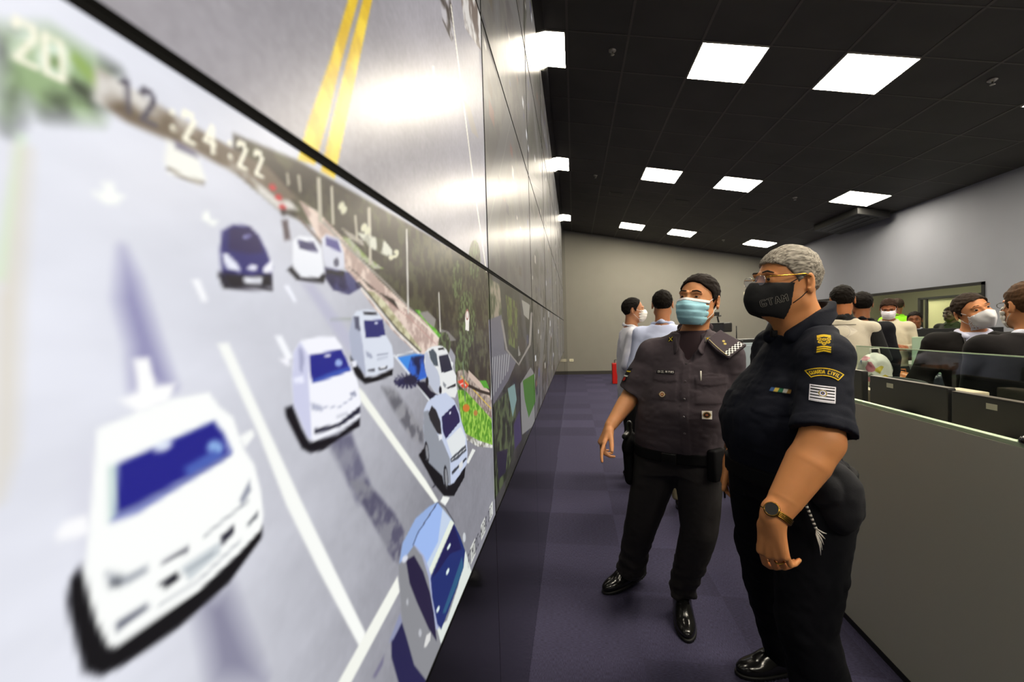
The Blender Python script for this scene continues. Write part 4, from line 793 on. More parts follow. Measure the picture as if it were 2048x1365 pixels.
# ------------------------------------------------------------------ officer in the grey-brown uniform
def officer_grey():
    org = v3(.42, 2.35, 0); c0 = org
    root = thing('person', 'officer in grey-brown short sleeved uniform and pale blue surgical mask, right hand hanging open', 'person', org)
    UN = mat('grey_brown_uniform', '4a4248', .85, noise=.12, scale=400, bump=.25, spec=.25); TR = mat('dark_uniform_trousers', '2a2728', .85, noise=.12, scale=400, bump=.2)
    SK = skin_mat('tan_skin', 'cc8f62'); A = math.radians(243); F = v3(math.cos(A), math.sin(A), 0); L = v3(-math.sin(A), math.cos(A), 0)
    pel = atY(1356, 900, 2.24); nk = atY(1386, 668, 2.2); Hd = Head(atY(1396, 603, 2.16), rotm(230, 3, 5), 1.03)
    sR, sL = atY(1304, 706, 2.27), atY(1456, 712, 2.12); eR, wR = atY(1264, 790, 2.30), atY(1221, 852, 2.17); eL, wL = sL+v3(.05, .05, -.28), sL+v3(.05, .14, -.50)
    # skin: one surface from head to hands
    B = Solid(); head_solid(B, Hd, jaw=1.1)
    B.add(limb([Hd.W(0, .02, -.05), nk+v3(0, .0, -.02)], [.056, .063]), .02); B.add(limb([nk+v3(0, 0, -.03), pel+v3(0, 0, .25)], [.06, .10]), .04)
    B.add(limb([nk+v3(0, 0, -.07), sR, eR], [.05, .045, .045]), .03); B.add(limb([nk+v3(0, 0, -.07), sL, eL, wL], [.05, .045, .042, .028]), .03)
    fa = nrm(wR-eR); B.add(limb([eR, eR+(wR-eR)*.3, wR], [.046, .047, .029]), .02)
    hand_solid(B, wR+fa*.015, nrm(fa+v3(.0, -.0, -.35)), v3(.75, .35, .1), False, curls=[(.15, .25, .15), (.75, .9, .4), (.8, 1., .5), (.7, 1., .5)], thumb=(.85, .45, .3), k=1.02, spread=.05)
    hand_solid(B, wL, v3(.05, .1, -1), v3(-.9, .2, 0), True)
    solid_part('body', B, v3(.0, 1.85, .72), v3(1.05, 2.65, 1.8), .0035, SK, root, org)
    eyes(Hd, root, org, '2a1810', (-.15, -.02)); HM = hair_mat('dark_brown_hair', '1c1512'); brows(Hd, B, root, org, HM)
    HR = hair_solid(Hd, .008, [-.12, -.095, -.08, -.066, -.055, -.035, -.018, -.010, .006, .03, .045, .08, .12] and ([-.12, -.092, -.075, -.06, -.05, -.03, -.018, -.010, .006, .03, .045, .08, .12], [.104, .100, .088, .07, .058, .04, .012, -.018, .012, .022, -.035, -.066, -.072]), seed=3, rough=.0045); solid_part('hair', HR, Hd.c-.16, Hd.c+.16, .0035, HM, root, org)
    add_mask(Hd, B, root, org, mat('pale_blue_mask', 'a9dff0', .8, bump=.15, scale=250), .0025, 'flat', strap_m=M_WHITEMASK)
    # white upper edge of the mask
    T = Solid(); T.add(lambda P: B.raw(P)-.0062, .004); T.add(Hd.e((0, -.074, -.046), (.0605, .0575, .0675)), .02)
    T.cut(lambda P: np.maximum.reduce([np.abs(Hd.loc(P)[:, 2]-.0035+.12*np.abs(Hd.loc(P)[:, 0]))-.0065, Hd.loc(P)[:, 1]+.041, -(B.raw(P)-.002)]))
    solid_part('mask_edge', T, Hd.c-.14, Hd.c+.14, .0025, M_WHITEMASK, root, org)
    # shirt
    S = Solid(); up = v3(0, 0, 1); fw = lambda p, q: (p+F*q)[:2]
    z = [pel[2]-.02, pel[2]+.05, 1.08, 1.22, 1.34, 1.40, 1.445, 1.47]
    tc = [fw(pel, 0.0), fw(pel, .015), fw(pel*.72+nk*.28, .03), fw(pel*.45+nk*.55, .02), fw(nk, -.0), fw(nk, -.01), fw(nk, -.01), fw(nk, -.0)]
    S.add(loft(z, tc, [(.205, .15), (.212, .16), (.218, .17), (.21, .15), (.185, .13), (.15, .11), (.105, .09), (.075, .075)], A, 2.2))
    S.add(limb([nk+v3(0, 0, -.03)-L*.05, sR+v3(0, 0, -.005)], [.052, .066]), .05); S.add(limb([nk+v3(0, 0, -.03)+L*.05, sL+v3(0, 0, -.005)], [.052, .066]), .05)
    eRs = sR+(eR-sR)*.92; S.add(limb([sR, eRs+nrm(eR-sR)*.0], [.066, .080], flat_end=True), .045); S.sub(limb([eRs-nrm(eR-sR)*.03, eRs+nrm(eR-sR)*.1], [.066, .07]), .004)
    S.add(limb([sL, sL+(eL-sL)*.95], [.064, .076], flat_end=True), .045)
    S.sub(limb([nk+v3(0, 0, -.035), nk+v3(0, 0, .2)], [.064, .085]), .01); vneck = nk+F*.085+v3(0, 0, -.03); S.sub(ellip(nk+F*.075+v3(0, 0, -.035), (.045, .045, .06)), .012); S.sub(ellip(nk+F*.115+v3(0, 0, -.085), (.026, .035, .055)), .012)
    wr = folds(.006, [7, 7, 11], 11); wr2 = folds(.0025, [22, 22, 34], 12)
    def post(P):
        d = wr(P)+wr2(P); lx = (P-nk)@L; fr = (P-pel)@F
        pk = np.abs(lx+.004)-.017; d = d-np.where((fr > 0) & (P[:, 2] < 1.40), .0022*np.clip(1-np.maximum(pk, 0)/.002, 0, 1), 0)      # button placket
        for sx, zc in ((-.1, 1.225), (.1, 1.215)):                                                                                       # chest pockets with flaps
            u, w = np.abs(lx-sx)-.058, np.abs(P[:, 2]-zc)-.062; d = d-np.where(fr > .02, .0022*np.clip(1-np.maximum(u, w)/.002, 0, 1), 0)
            u, w = np.abs(lx-sx)-.062, np.abs(P[:, 2]-zc-.048)-(.018+.010*(1-np.clip(np.abs(lx-sx)/.062, 0, 1))); d = d-np.where(fr > .02, .003*np.clip(1-np.maximum(u, w)/.002, 0, 1), 0)
        return d
    S.post = post; solid_part('shirt', S, v3(-.05, 1.8, .8), v3(1.1, 2.75, 1.62), .005, UN, root, org)
    # t-shirt at the neckline, collar
    T = Solid(); T.add(loft([1.2, 1.38, 1.45, 1.49], [fw(nk, 0)]*4, [(.12, .10), (.10, .09), (.085, .078), (.072, .07)], A)); T.sub(limb([nk+v3(0, 0, -.012), nk+v3(0, 0, .2)], [.062, .08]), .006)
    solid_part('undershirt', T, nk-v3(.2, .2, .2), nk+v3(.2, .2, .1), .005, mat('brown_undershirt', '3a2b30', .9), root, org)
    for sx in (-1, 1):
        K = Solid(); a = nk+L*sx*.062-F*.045+up*.03; b_ = nk+L*sx*.085+F*.035+up*(-.012); e_ = nk+L*sx*.058+F*.10+up*(-.075)
        K.add(limb([a, b_, e_], [.026, .03, .024], squash=(nrm(L*sx+F*.45+up*.35), 4.2)), .01); K.sub(limb([nk+v3(0, 0, -.05), nk+v3(0, 0, .1)], [.058, .06]), .003)
        solid_part('collar', K, nk-.2, nk+.2, .004, UN, root, org)
    K = Solid(); K.add(limb([nk+L*.062-F*.04+up*.03, nk-F*.072+up*.042, nk-L*.062-F*.04+up*.03], [.024]*3, squash=(F, 3.)), .01); solid_part('collar_back', K, nk-.2, nk+.2, .0045, UN, root, org)
    # trousers
    kR, aR = atY(1283, 1045, 2.36), atY(1258, 1150, 2.48); kL, aL = atY(1398, 1060, 2.2), v3(.535, 2.315, .085); hR, hL = pel-L*.10+v3(0, 0, -.07), pel+L*.10+v3(0, 0, -.07)
    T = Solid(); T.add(loft([pel[2]-.10, pel[2]-.04, pel[2]+.0, pel[2]+.06], [fw(pel, .0)]*4, [(.175, .12), (.2, .14), (.203, .148), (.198, .145)], A)); 
    T.add(limb([hR, kR, aR+v3(0, 0, .02)], [.12, .088, .074], flat_end=True), .06); T.add(limb([hL, kL, aL+v3(0, 0, .02)], [.12, .088, .074], flat_end=True), .03)
    f1 = folds(.009, [9, 9, 7], 21); f2 = folds(.004, [26, 26, 30], 22)
    def tp(P):
        low = np.clip((.42-P[:, 2])/.3, 0, 1); crease = -.003*np.exp(-((((P-kL)@L)/.006)**2))*(P[:, 2] < .85); return f1(P)*(.6+low)+f2(P)*(.4+1.6*low)+.004*low*np.sin(P[:, 2]*80+6*lattice(P*[9, 9, 5], 4))
    T.post = tp; solid_part('trousers', T, v3(-.05, 1.9, .03), v3(.95, 2.75, 1.0), .006, TR, root, org)
    add_shoe(root, org, v3(.375, 2.56, .05), v3(.150, 2.425, .0)); add_shoe(root, org, v3(.54, 2.36, 0), v3(.503, 2.09, 0))
    # duty belt with buckle, pouch, holster
    T = Solid(); T.add(loft([pel[2]-.028, pel[2]+.028], [fw(pel, .0)]*2, [(.218, .163)]*2, A)); T.sub(loft([pel[2]-.06, pel[2]+.06], [fw(pel, .0)]*2, [(.2, .146)]*2, A), .001)
    belt = solid_part('duty_belt', T, pel-v3(.3, .3, .06), pel+v3(.3, .3, .06), .005, M_BELT, root, org)
    def box_at(p, ax, ay, size, bev, m, name, par):
        ax = nrm(ax); ay = nrm(ay-ax*(ay@ax)); az = np.cross(ax, ay); M = Matrix(((ax[0], ay[0], az[0], p[0]-c0[0]), (ax[1], ay[1], az[1], p[1]-c0[1]), (ax[2], ay[2], az[2], p[2]-c0[2]), (0, 0, 0, 1)))
        return MB().obox(M, size, bev).build(name, m, par, True)
    box_at(pel+F*.168, L, up, (.07, .048, .012), .004, mat('dark_buckle', (.02, .02, .02), .3, metal=.6), 'buckle', belt)
    K = nrm(L*.96+F*.3); box_at(pel+L*.19+F*.09+v3(0, 0, -.02), np.cross(up, K), up, (.085, .15, .045), .012, M_BELT, 'belt_pouch', belt)
    q = pel-L*.245+F*.03+v3(0, 0, -.05); hol = Solid(); hol.add(limb([q+v3(0, 0, .05), q+v3(0, 0, -.13)], [.046, .036], squash=(L, 1.4)), .01); hol.add(limb([q+v3(0, 0, .04)+F*.02, q+v3(0, 0, .08)-F*.03], [.042, .036], squash=(L, 1.4)), .01)
    ho = solid_part('holster', hol, q-.2, q+.25, .005, M_BELT, belt, org)
    gr = Solid(); gr.add(limb([q+v3(0, 0, .06)-F*.0, q+v3(0, 0, .15)-F*.04-L*.012], [.021, .023], squash=(L, 1.5)), .01); gr.add(limb([q+v3(0, 0, .10)+F*.035-L*.01, q+v3(0, 0, .115)-F*.05-L*.01], [.016, .014]), .006)
    solid_part('pistol_grip', gr, q-.2, q+.3, .004, mat('black_polymer', (.01, .01, .011), .35), ho, org)
    # badges
    o_ = (F+v3(0, 0, .1)); fr = lambda l, zz: v3(nk[0], nk[1], 0)+L*l+up*zz+F*.22
    def tagp(UV):
        c = np.tile(np.array(H('101014')), (len(UV), 1)); d = textd(UV, 'TEN CEL PM PIRES', -.041, -.0045, .009, .0053); return blend(c, 'e8e4dc', (.0009-d)/.0004), np.ones(len(UV), bool)
    patch('name_tag', S, fr(-.1, 1.303), L, up, o_, .094, .016, tagp, root, org, .0007, .0035, start=.05)
    def buc(UV):
        d = np.hypot(*UV.T); c = np.tile(np.array(H('8a6a30')), (len(UV), 1)); c = blend(c, 'd8cfb4', (.013-d)/.001); c = blend(c, '8c3028', (.009-d)/.001); c = blend(c, 'c8b070', (.005-d)/.001); wing = (np.abs(UV[:, 1])+np.abs(UV[:, 0])*.45 < .010)
        return c, (d < .015) | wing
    patch('round_emblem', S, fr(-.105, 1.195), L, up, o_, .048, .034, buc, root, org, .001, .004, start=.05)
    def sq(UV):
        m = np.maximum(*np.abs(UV.T)); d = np.hypot(*UV.T); c = np.tile(np.array(H('e4e0d6')), (len(UV), 1)); c = blend(c, '241a18', (.0155-d)/.0008); c = blend(c, 'c8a860', (.0012-np.abs(d-.013))/.0006); c = blend(c, '8a5030', (.006-d)/.001)
        return c, (m < .0195)
    patch('square_badge', S, fr(.088, 1.112), L, up, o_, .042, .042, sq, root, org, .001, .004, start=.05)
    def insig(UV):
        c = np.tile(np.array(H('18160f')), (len(UV), 1)); b_ = np.minimum.reduce([segd(UV, (-.008, -.01), (.008, .01)), segd(UV, (-.008, .01), (.008, -.01))]); return blend(c, 'c8b030', (.0022-b_)/.0008), np.ones(len(UV), bool)
    def insig2(UV):
        c = np.tile(np.array(H('20200f')), (len(UV), 1)); m = np.maximum(np.abs(UV[:, 0])-.014, np.abs(UV[:, 1])-.007); c = blend(c, 'd0a828', -m/.001+.5); m = np.maximum(np.abs(UV[:, 0]-.005)-.001, np.abs(UV[:, 1])-.008); c = blend(c, '20200f', -m/.001+.5); e = np.maximum(np.abs(UV[:, 0])-.0185, np.abs(UV[:, 1])-.0105); return blend(c, '9c9c90', (.0012-np.abs(e))/.0006), np.ones(len(UV), bool)
    # hard insignia on the collar points
    for sx, fn, w in ((-1, insig, .024), (1, insig2, .04)):
        cc = nk+L*sx*.085+F*.06+up*(-.028); nn = nrm(F*.8+L*sx*.5+up*.5); CS = Solid(); a = nk+L*sx*.062-F*.045+up*.03; b_ = nk+L*sx*.085+F*.035+up*(-.012); e_ = nk+L*sx*.058+F*.10+up*(-.075)
        CS.add(limb([a, b_, e_], [.026, .03, .024], squash=(nrm(L*sx+F*.45+up*.35), 4.2)), .01); CS.add(lambda P: S.raw(P), .005)
        uu = nrm(L-nn*(L@nn)+up*sx*(.0 if sx < 0 else .35)); patch('collar_badge', CS, cc, uu, np.cross(nn, uu), nn, w, .024, fn, root, org, .0008, .002, start=.05)
    def arm(UV):
        d = np.hypot(UV[:, 0], UV[:, 1]*.8); c = np.tile(np.array(H('1c1a20')), (len(UV), 1)); c = blend(c, 'd8c040', (.004-np.abs(UV[:, 1]-.02))/.001); c = blend(c, 'e8e4e0', (.004-np.abs(UV[:, 1]+.006))/.001); c = blend(c, 'b02820', (.012-np.hypot(UV[:, 0], UV[:, 1]+.024))/.001); return c, (np.maximum(np.abs(UV[:, 0])-.02, np.abs(UV[:, 1])-.04) < 0)
    od = nrm(-L*.8+F*.8); patch('sleeve_badge', S, sR+(eR-sR)*.5-L*.06+F*.06, nrm(F*.8+L*.8), nrm(sR-eR), od, .044, .084, arm, root, org, .0015, .003, start=.08)
    # buttons
    for zz in (1.335, 1.255, 1.175, 1.095, 1.015):
        p = snap(S, fr(-.004, zz)[None], F, .05, .002)[0]; b = MB(); n = 10; V = [p+(L*math.cos(2*math.pi*k/n)+up*math.sin(2*math.pi*k/n))*.0055-c0 for k in range(n)]+[p+(L*math.cos(2*math.pi*k/n)+up*math.sin(2*math.pi*k/n))*.004+F*.0022-c0 for k in range(n)]
        b.add(V, [(k, (k+1) % n, n+(k+1) % n, n+k) for k in range(n)]+[tuple(range(n, 2*n))]); b.build('button', mat('shirt_button', '5a5458', .3), root)
    p = snap(S, fr(.062, 1.285)[None], F, .05, .005)[0]; MB().tube([p-c0+up*.02, p-c0-up*.045], .0035, 8).build('pen', mat('white_pen', 'd8d4c8', .3), root, True)
    # folded beret tucked under the shoulder strap
    q = snap(S, (sL-L*.012+F*.045+v3(0, 0, .02))[None], nrm(up+F*.5+L*.25), .1, .010)[0]; R_ = np.stack([nrm(L*.72+F*.35-up*.35), nrm(F*.75-L*.55-up*.35), up], 1)
    u1 = nrm(-F*.55+L*.50+up*.45); u2 = nrm(L*.62-up*.75+F*.45); u2 = nrm(u2-u1*(u1@u2)); u3 = np.cross(u1, u2)
    cp = Solid()
    def capf(P):
        qq = P-q; x, y, zc = qq@u1, qq@u2, qq@u3; w = .05-.010*np.clip(-y/.06, 0, 1); return np.maximum(np.maximum(np.abs(x)-w, np.abs(y)-.062)*.9, np.abs(zc+1.5*y*y)-.006)-.004
    cp.add(capf); bt = solid_part('folded_cap', cp, q-.2, q+.2, .004, UN, root, org)
    def chk(UV):
        c = np.where((((UV[:, 0]//.009)+(UV[:, 1]//.009)) % 2)[:, None] > 0, np.array(H('f0eeea')), np.array(H('101014'))); return c, np.ones(len(UV), bool)
    n3 = u3 if (u3@F+u3[2]) > 0 else -u3
    patch('chequered_band', cp, q+u2*.046, u1, nrm(np.cross(n3, u1)), n3, .094, .027, chk, bt, org, .0011, .0015, start=.04)
    def star(UV):
        c = np.tile(np.array(H('c8b468')), (len(UV), 1)); return c, np.minimum(np.hypot(UV[:, 0]-.004, UV[:, 1]-.008), np.hypot(UV[:, 0]+.003, UV[:, 1]+.006)) < .0065
    patch('cap_pin', cp, q-u2*.004, u1, nrm(np.cross(n3, u1)), n3, .03, .03, star, bt, org, .001, .002, start=.04)
    V = snap(cp, np.array([q-u1*(.036+.012*t)-u2*(.058-.11*t) for t in np.linspace(0, 1, 12)]), n3, .04, .001); MB().tube([v-c0 for v in V], .0022, 6).build('cap_piping', mat('cream_piping', 'c8b98c', .7), bt, True)
    return root
# ------------------------------------------------------------------ officer in navy uniform
def officer_navy():
    org = v3(.78, 1.62, 0); c0 = org; up = v3(0, 0, 1)
    root = thing('person', 'grey haired officer in navy uniform with black lettered mask and thin glasses', 'person', org)
    UN = mat('navy_uniform', '10131f', .85, noise=.15, scale=400, bump=.25, spec=.25); TR = mat('navy_trousers', '0a0b11', .9, noise=.12, scale=400, bump=.2, spec=.2); SK = skin_mat('ruddy_skin', 'cf8c58')
    A = math.radians(198); F = v3(math.cos(A), math.sin(A), 0); L = v3(-math.sin(A), math.cos(A), 0)
    Hd = Head(atY(1572, 569, 1.52), rotm(193, 1, 0), .94); nk = atY(1603, 645, 1.53); chest = atY(1598, 740, 1.54); bel = atY(1565, 830, 1.54); pel = atY(1572, 935, 1.55)
    sL = atY(1652, 716, 1.38); sR = nk*v3(1, 1, 0)-L*.15+v3(0.03, 0, 1.425); eL, wL = atY(1643, 884, 1.27), atY(1548, 1036, 1.22); wR = atY(1462, 922, 1.78); eR = sR+(wR-sR)*.5+v3(.05, .06, -.02)
    B = Solid(); head_solid(B, Hd, jaw=1.08); B.add(limb([Hd.W(0, .02, -.05), nk+v3(0, 0, -.02)], [.063, .07]), .03); B.add(Hd.l([(0, -.03, -.10), (0, .0, -.12)], [.035, .045]), .03)
    B.add(limb([nk+v3(0, 0, -.03), pel+v3(0, 0, .25)], [.06, .10]), .04); B.add(limb([nk+v3(0, 0, -.07), sL, eL], [.05, .048, .052]), .03); B.add(limb([nk+v3(0, 0, -.07), sR, eR, wR], [.05, .045, .045, .03]), .03)
    B.add(limb([eL, eL+(wL-eL)*.28, eL+(wL-eL)*.75, wL], [.052, .056, .042, .033]), .02)
    fa = nrm(wL-eL); hand_solid(B, wL+fa*.01, nrm(v3(.02, .0, -1)), v3(.8, .6, 0), True, curls=[(.45, .45, .25), (.6, .7, .35), (.65, .75, .4), (.65, .75, .4)], thumb=(.9, .15, .45), k=1.08, spread=.03)
    hand_solid(B, wR, nrm(v3(-.12, -.05, -1)), v3(.45, -.85, -.1), False, curls=[(.6, .6, .3), (.9, .8, .5), (1., .9, .5), (1., .9, .5)], thumb=(.75, .5, .3), k=.95, spread=.02)
    solid_part('body', B, v3(.35, 1.0, .72), v3(1.15, 2.1, 1.86), .0033, SK, root, org)
    eyes(Hd, root, org, '3a2c20', (0, 0)); HM = hair_mat('dark_brow_hair', '2a2622'); brows(Hd, B, root, org, HM)
    HG = bpy.data.materials.new('salt_and_pepper_hair'); HG.use_nodes = True; nt = HG.node_tree; tc = nt.nodes.new('ShaderNodeTexCoord'); mp = nt.nodes.new('ShaderNodeMapping'); mp.inputs['Scale'].default_value = (45, 300, 240); mp.inputs['Rotation'].default_value = (0, .25, .17); nz = nt.nodes.new('ShaderNodeTexNoise'); nz.inputs['Scale'].default_value = 1; nz.inputs['Detail'].default_value = 3; rp = nt.nodes.new('ShaderNodeValToRGB')
    nt.links.new(tc.outputs['Object'], mp.inputs[0]); nt.links.new(mp.outputs[0], nz.inputs['Vector']); nt.links.new(nz.outputs['Fac'], rp.inputs[0]); nt.links.new(rp.outputs[0], nt.nodes['Principled BSDF'].inputs['Base Color']); e = rp.color_ramp.elements; e[0].position = .36; e[0].color = (*rgb('4e463c'), 1); e[1].position = .66; e[1].color = (*rgb('aaa294'), 1); nt.nodes['Principled BSDF'].inputs['Roughness'].default_value = .65
    line = ([-.13, -.095, -.075, -.06, -.048, -.035, -.022, -.012, .004, .03, .045, .08, .12], [.078, .076, .07, .062, .055, .035, .02, .0, .016, .024, -.04, -.075, -.085])
    HR = hair_solid(Hd, .009, line, seed=6, rough=.0035, top=.004); solid_part('hair', HR, Hd.c-.17, Hd.c+.17, .0035, HG, root, org)
    MS, mo = add_mask(Hd, B, root, org, mat('black_mask_fabric', (.006, .006, .007), .85, bump=.15, scale=300), .003, 'cloth')
    cenm = Hd.W(.072, -.098, -.062); nm = Hd.R@nrm(v3(.85, -.6, -.05)); um = nrm(Hd.R@v3(.5, .82, .24)); um = nrm(um-nm*(um@nm)); vm = np.cross(nm, um)
    if vm[2] < 0: vm = -vm; um = -um
    def gt(UV):
        d = textd(UV*[.66, 1], 'GTAM', -.0235, -.0095, .019, .0132); c = np.tile(np.array(H('0a0a0b')), (len(UV), 1)); c = blend(c, '8f8b84', (.0005-np.abs(d-.0016))/.0004+.3); return c, d < .003
    patch('mask_lettering', MS, cenm, um, vm, nm, .080, .028, gt, mo, org, .0006, .0008, start=.03, label='grey outlined letters on the black mask')
    # thin gold rimmed glasses
    ml = bpy.data.materials.new('lens_glass'); ml.use_nodes = True; M_LENS = mat('tinted_lens', 'b4bcd6', .08, alpha=.38); gl = empty('glasses', (0, 0, 0), 0, root)
    def rim(sx):
        pts = []
        for k in range(17):
            a = 2*math.pi*k/16; x, z = math.copysign(abs(math.cos(a))**.7, math.cos(a))*.0245, math.copysign(abs(math.sin(a))**.7, math.sin(a))*.0165; pts.append(Hd.W(sx*.032+x, -.120+.10*(abs(sx*.032+x)-.01)**1.2, .010+z)-c0)
        MB().tube(pts, .0007, 6, False).build('lens_rim', mat('silver_rim', 'c8c4b8', .2, metal=1.), gl, True)
        MB().add(pts[:16], [tuple(range(16))]).build('lens', M_LENS, gl)
    rim(-1); rim(1)
    MB().tube([Hd.W(-.009, -.121, .014)-c0, Hd.W(0, -.125, .017)-c0, Hd.W(.009, -.121, .014)-c0], .001, 6).build('bridge', M_GOLD, gl, True)
    for sx in (-1, 1): MB().tube([Hd.W(sx*.056, -.115, .018)-c0, Hd.W(sx*.072, -.105, .020)-c0, Hd.W(sx*.084, -.05, .022)-c0, Hd.W(sx*.089, .0, .026)-c0, Hd.W(sx*.089, .02, .016)-c0], .0019, 8).build('temple', M_GOLD, gl, True)
    # shirt
    S = Solid(); f2 = lambda p, q=0: (p+F*q)[:2]
    z = [pel[2]-.03, pel[2]+.03, 1.13, 1.21, 1.30, 1.37, 1.42, 1.45, 1.475]
    S.add(loft(z, [f2(pel, .01), f2(pel, .01), f2(bel*.7+pel*.3, .03), f2(bel, .035), f2(chest*.5+bel*.5, .02), f2(chest, .0), f2(nk, .0), f2(nk), f2(nk)], [(.172, .15), (.172, .152), (.175, .158), (.178, .156), (.172, .142), (.16, .13), (.135, .11), (.105, .09), (.08, .078)], A, 2.2))
    S.add(limb([nk+v3(0, 0, -.04)+L*.05, sL], [.055, .066]), .05); S.add(limb([nk+v3(0, 0, -.04)-L*.05, sR], [.055, .07]), .05)
    q = sL+(eL-sL)*.90; S.add(limb([sL, q], [.064, .079], flat_end=True), .04); S.sub(limb([q-nrm(eL-sL)*.03, q+nrm(eL-sL)*.1], [.060, .064]), .004); S.add(limb([sR, sR+(eR-sR)*.85], [.07, .08], flat_end=True), .04)
    S.sub(limb([nk+v3(0, 0, -.045), nk+v3(0, 0, .2)], [.066, .09]), .012)
    wr = folds(.007, [8, 8, 12], 31); wr2 = folds(.0028, [24, 24, 36], 32); sa = nrm(eL-sL)
    def post(P):
        d = wr(P)+wr2(P); t = (P-q)@sa; r_ = np.linalg.norm((P-q)-np.outer(t, sa), axis=1); d = d-np.where((t > -.028) & (r_ < .13), .002, 0); lx = (P-chest)@L; fr = (P-chest)@F > .03
        d = d-np.where(fr, .0022*np.clip(1-np.maximum(np.abs(lx)-.017, 0)/.002, 0, 1), 0)
        for sx in (-.095, .095): u, w = np.abs(lx-sx)-.058, np.abs(P[:, 2]-1.262)-(.018+.01*(1-np.clip(np.abs(lx-sx)/.06, 0, 1))); d = d-np.where(fr, .003*np.clip(1-np.maximum(u, w)/.002, 0, 1), 0)
        return d
    S.post = post; solid_part('shirt', S, v3(.25, .98, .95), v3(1.2, 2.1, 1.62), .005, UN, root, org)
    K = Solid(); tilt = nrm(F*.35-up)
    K.add(limb([nk+F*.075+L*.045+up*(-.045), nk+L*.083+F*.01+up*.005, nk-F*.06+L*.05+up*.04, nk-F*.075+up*.045, nk-F*.06-L*.05+up*.04, nk-L*.083+F*.01, nk+F*.075-L*.045+up*(-.045)], [.026, .03, .027, .025, .027, .03, .026]), .01); K.sub(limb([nk-up*.06+F*.01, nk+up*.14-F*.0], [.073, .072]), .004)
    K.cut(lambda P: np.maximum(np.linalg.norm((P-nk)[:, :2], axis=1)-.093-.35*np.clip(nk[2]+.03-P[:, 2], 0, .1), -9)); solid_part('collar', K, nk-.2, nk+.2, .004, UN, root, org)
    # trousers
    hL, hR = pel+L*.10-up*.09, pel-L*.10-up*.09; kL, aL = atY(1612, 1250, 1.43), v3(.82, 1.44, .08); kR, aR = v3(.745, 1.80, .5), v3(.87, 1.95, .09)
    T = Solid(); T.add(loft([pel[2]-.10, pel[2]-.04, pel[2], pel[2]+.05], [f2(pel)]*4, [(.17, .13), (.188, .15), (.186, .152), (.18, .15)], A)); T.add(limb([hL-F*.005, kL, aL], [.122, .088, .08], flat_end=True), .05); T.add(limb([hR, kR, aR], [.12, .095, .08], flat_end=True), .04); T.add(ellip(pel-F*.05-up*.09, (.11, .10, .11)), .06)
    g1 = folds(.010, [9, 9, 6], 41); g2 = folds(.004, [24, 24, 26], 42); T.post = lambda P: g1(P)+g2(P); solid_part('trousers', T, v3(.3, 1.15, .03), v3(1.2, 2.15, 1.15), .0065, TR, root, org)
    add_shoe(root, org, v3(.93, 1.975, 0), v3(.685, 1.905, 0)); add_shoe(root, org, v3(.9, 1.47, 0), v3(.65, 1.40, 0))
    T = Solid(); T.add(loft([pel[2]-.03, pel[2]+.024], [f2(pel)]*2, [(.197, .168)]*2, A)); T.sub(loft([pel[2]-.06, pel[2]+.06], [f2(pel)]*2, [(.18, .15)]*2, A), .001); belt = solid_part('duty_belt', T, pel-v3(.3, .3, .06), pel+v3(.3, .3, .06), .005, M_BELT, root, org)
    # strap from the belt towards the hip
    p = [snap(T, (pel+F*a+L*b+up*c_)[None], nrm(F+L), .12, .006)[0]-c0 for a, b, c_ in ((.09, .17, .02),)]
    K = Solid(); k1 = pel+L*.20+F*.03; K.add(limb([k1+up*.04, k1-up*.06], [.04, .036], squash=(L, 2.2)), .01); solid_part('radio_pouch', K, pel-.35, pel+.35, .005, M_BELT, belt, org)
    # wrist watch and ring
    wv = nrm(wL-eL); wc = wL-wv*.012; a1 = nrm(np.cross(wv, v3(0, 0, 1))); a2 = np.cross(wv, a1); wt = empty('wrist_watch', (0, 0, 0), 0, root)
    ring = lambda c_, r1, r2, n=24: [c_+a1*r1*math.cos(2*math.pi*k/n)+a2*r2*math.sin(2*math.pi*k/n)-c0 for k in range(n+1)]
    M_BRONZE = mat('bronze_watch_metal', '8c6a2c', .25, metal=1.); b = MB()
    for o_ in (-.006, -.002, .002, .006): b.tube(ring(wc+wv*o_, .0385, .0385), .0028, 6, False)
    b.build('watch_bracelet', M_BRONZE, wt, True)
    fd = nrm(v3(-.75, -.65, .1)); fd = nrm(fd-wv*(fd@wv)); M = Matrix(((a1[0], a2[0], 0, 0),)*1+((0, 0, 0, 0),)*3) if False else None
    t1 = np.cross(fd, wv); P_ = wc+fd*.039-c0; V = []
    for r, hh in ((.019, 0), (.02, .004), (.017, .008), (.0165, .0075)): V += [P_+(t1*math.cos(2*math.pi*k/24)+wv*math.sin(2*math.pi*k/24))*r+fd*hh for k in range(24)]
    MB().add(V, [(i*24+k, i*24+(k+1) % 24, (i+1)*24+(k+1) % 24, (i+1)*24+k) for i in range(3) for k in range(24)]).build('watch_case', M_BRONZE, wt, True)
    MB().add([P_+(t1*math.cos(2*math.pi*k/24)+wv*math.sin(2*math.pi*k/24))*.0165+fd*.0072 for k in range(24)], [tuple(range(24))]).build('watch_dial', mat('dark_dial', (.02, .02, .015), .1), wt)
    hd_ = nrm(v3(.02, 0, -1)); nn = nrm(v3(.8, .6, 0)-hd_*(v3(.8, .6, 0)@hd_)); ss = np.cross(nn, hd_); kn = wL+fa*.01+hd_*.086*1.08-ss*.0105*1.08; r_d = nrm(hd_*math.cos(.5)+nn*math.sin(.5)); rc = kn+r_d*.016; b1 = ss; b2 = np.cross(r_d, ss)
    MB().tube([rc+(b1*math.cos(2*math.pi*k/20)+b2*math.sin(2*math.pi*k/20))*.0112-c0 for k in range(21)], .0018, 6, False).build('finger_ring', M_GOLD, root, True)
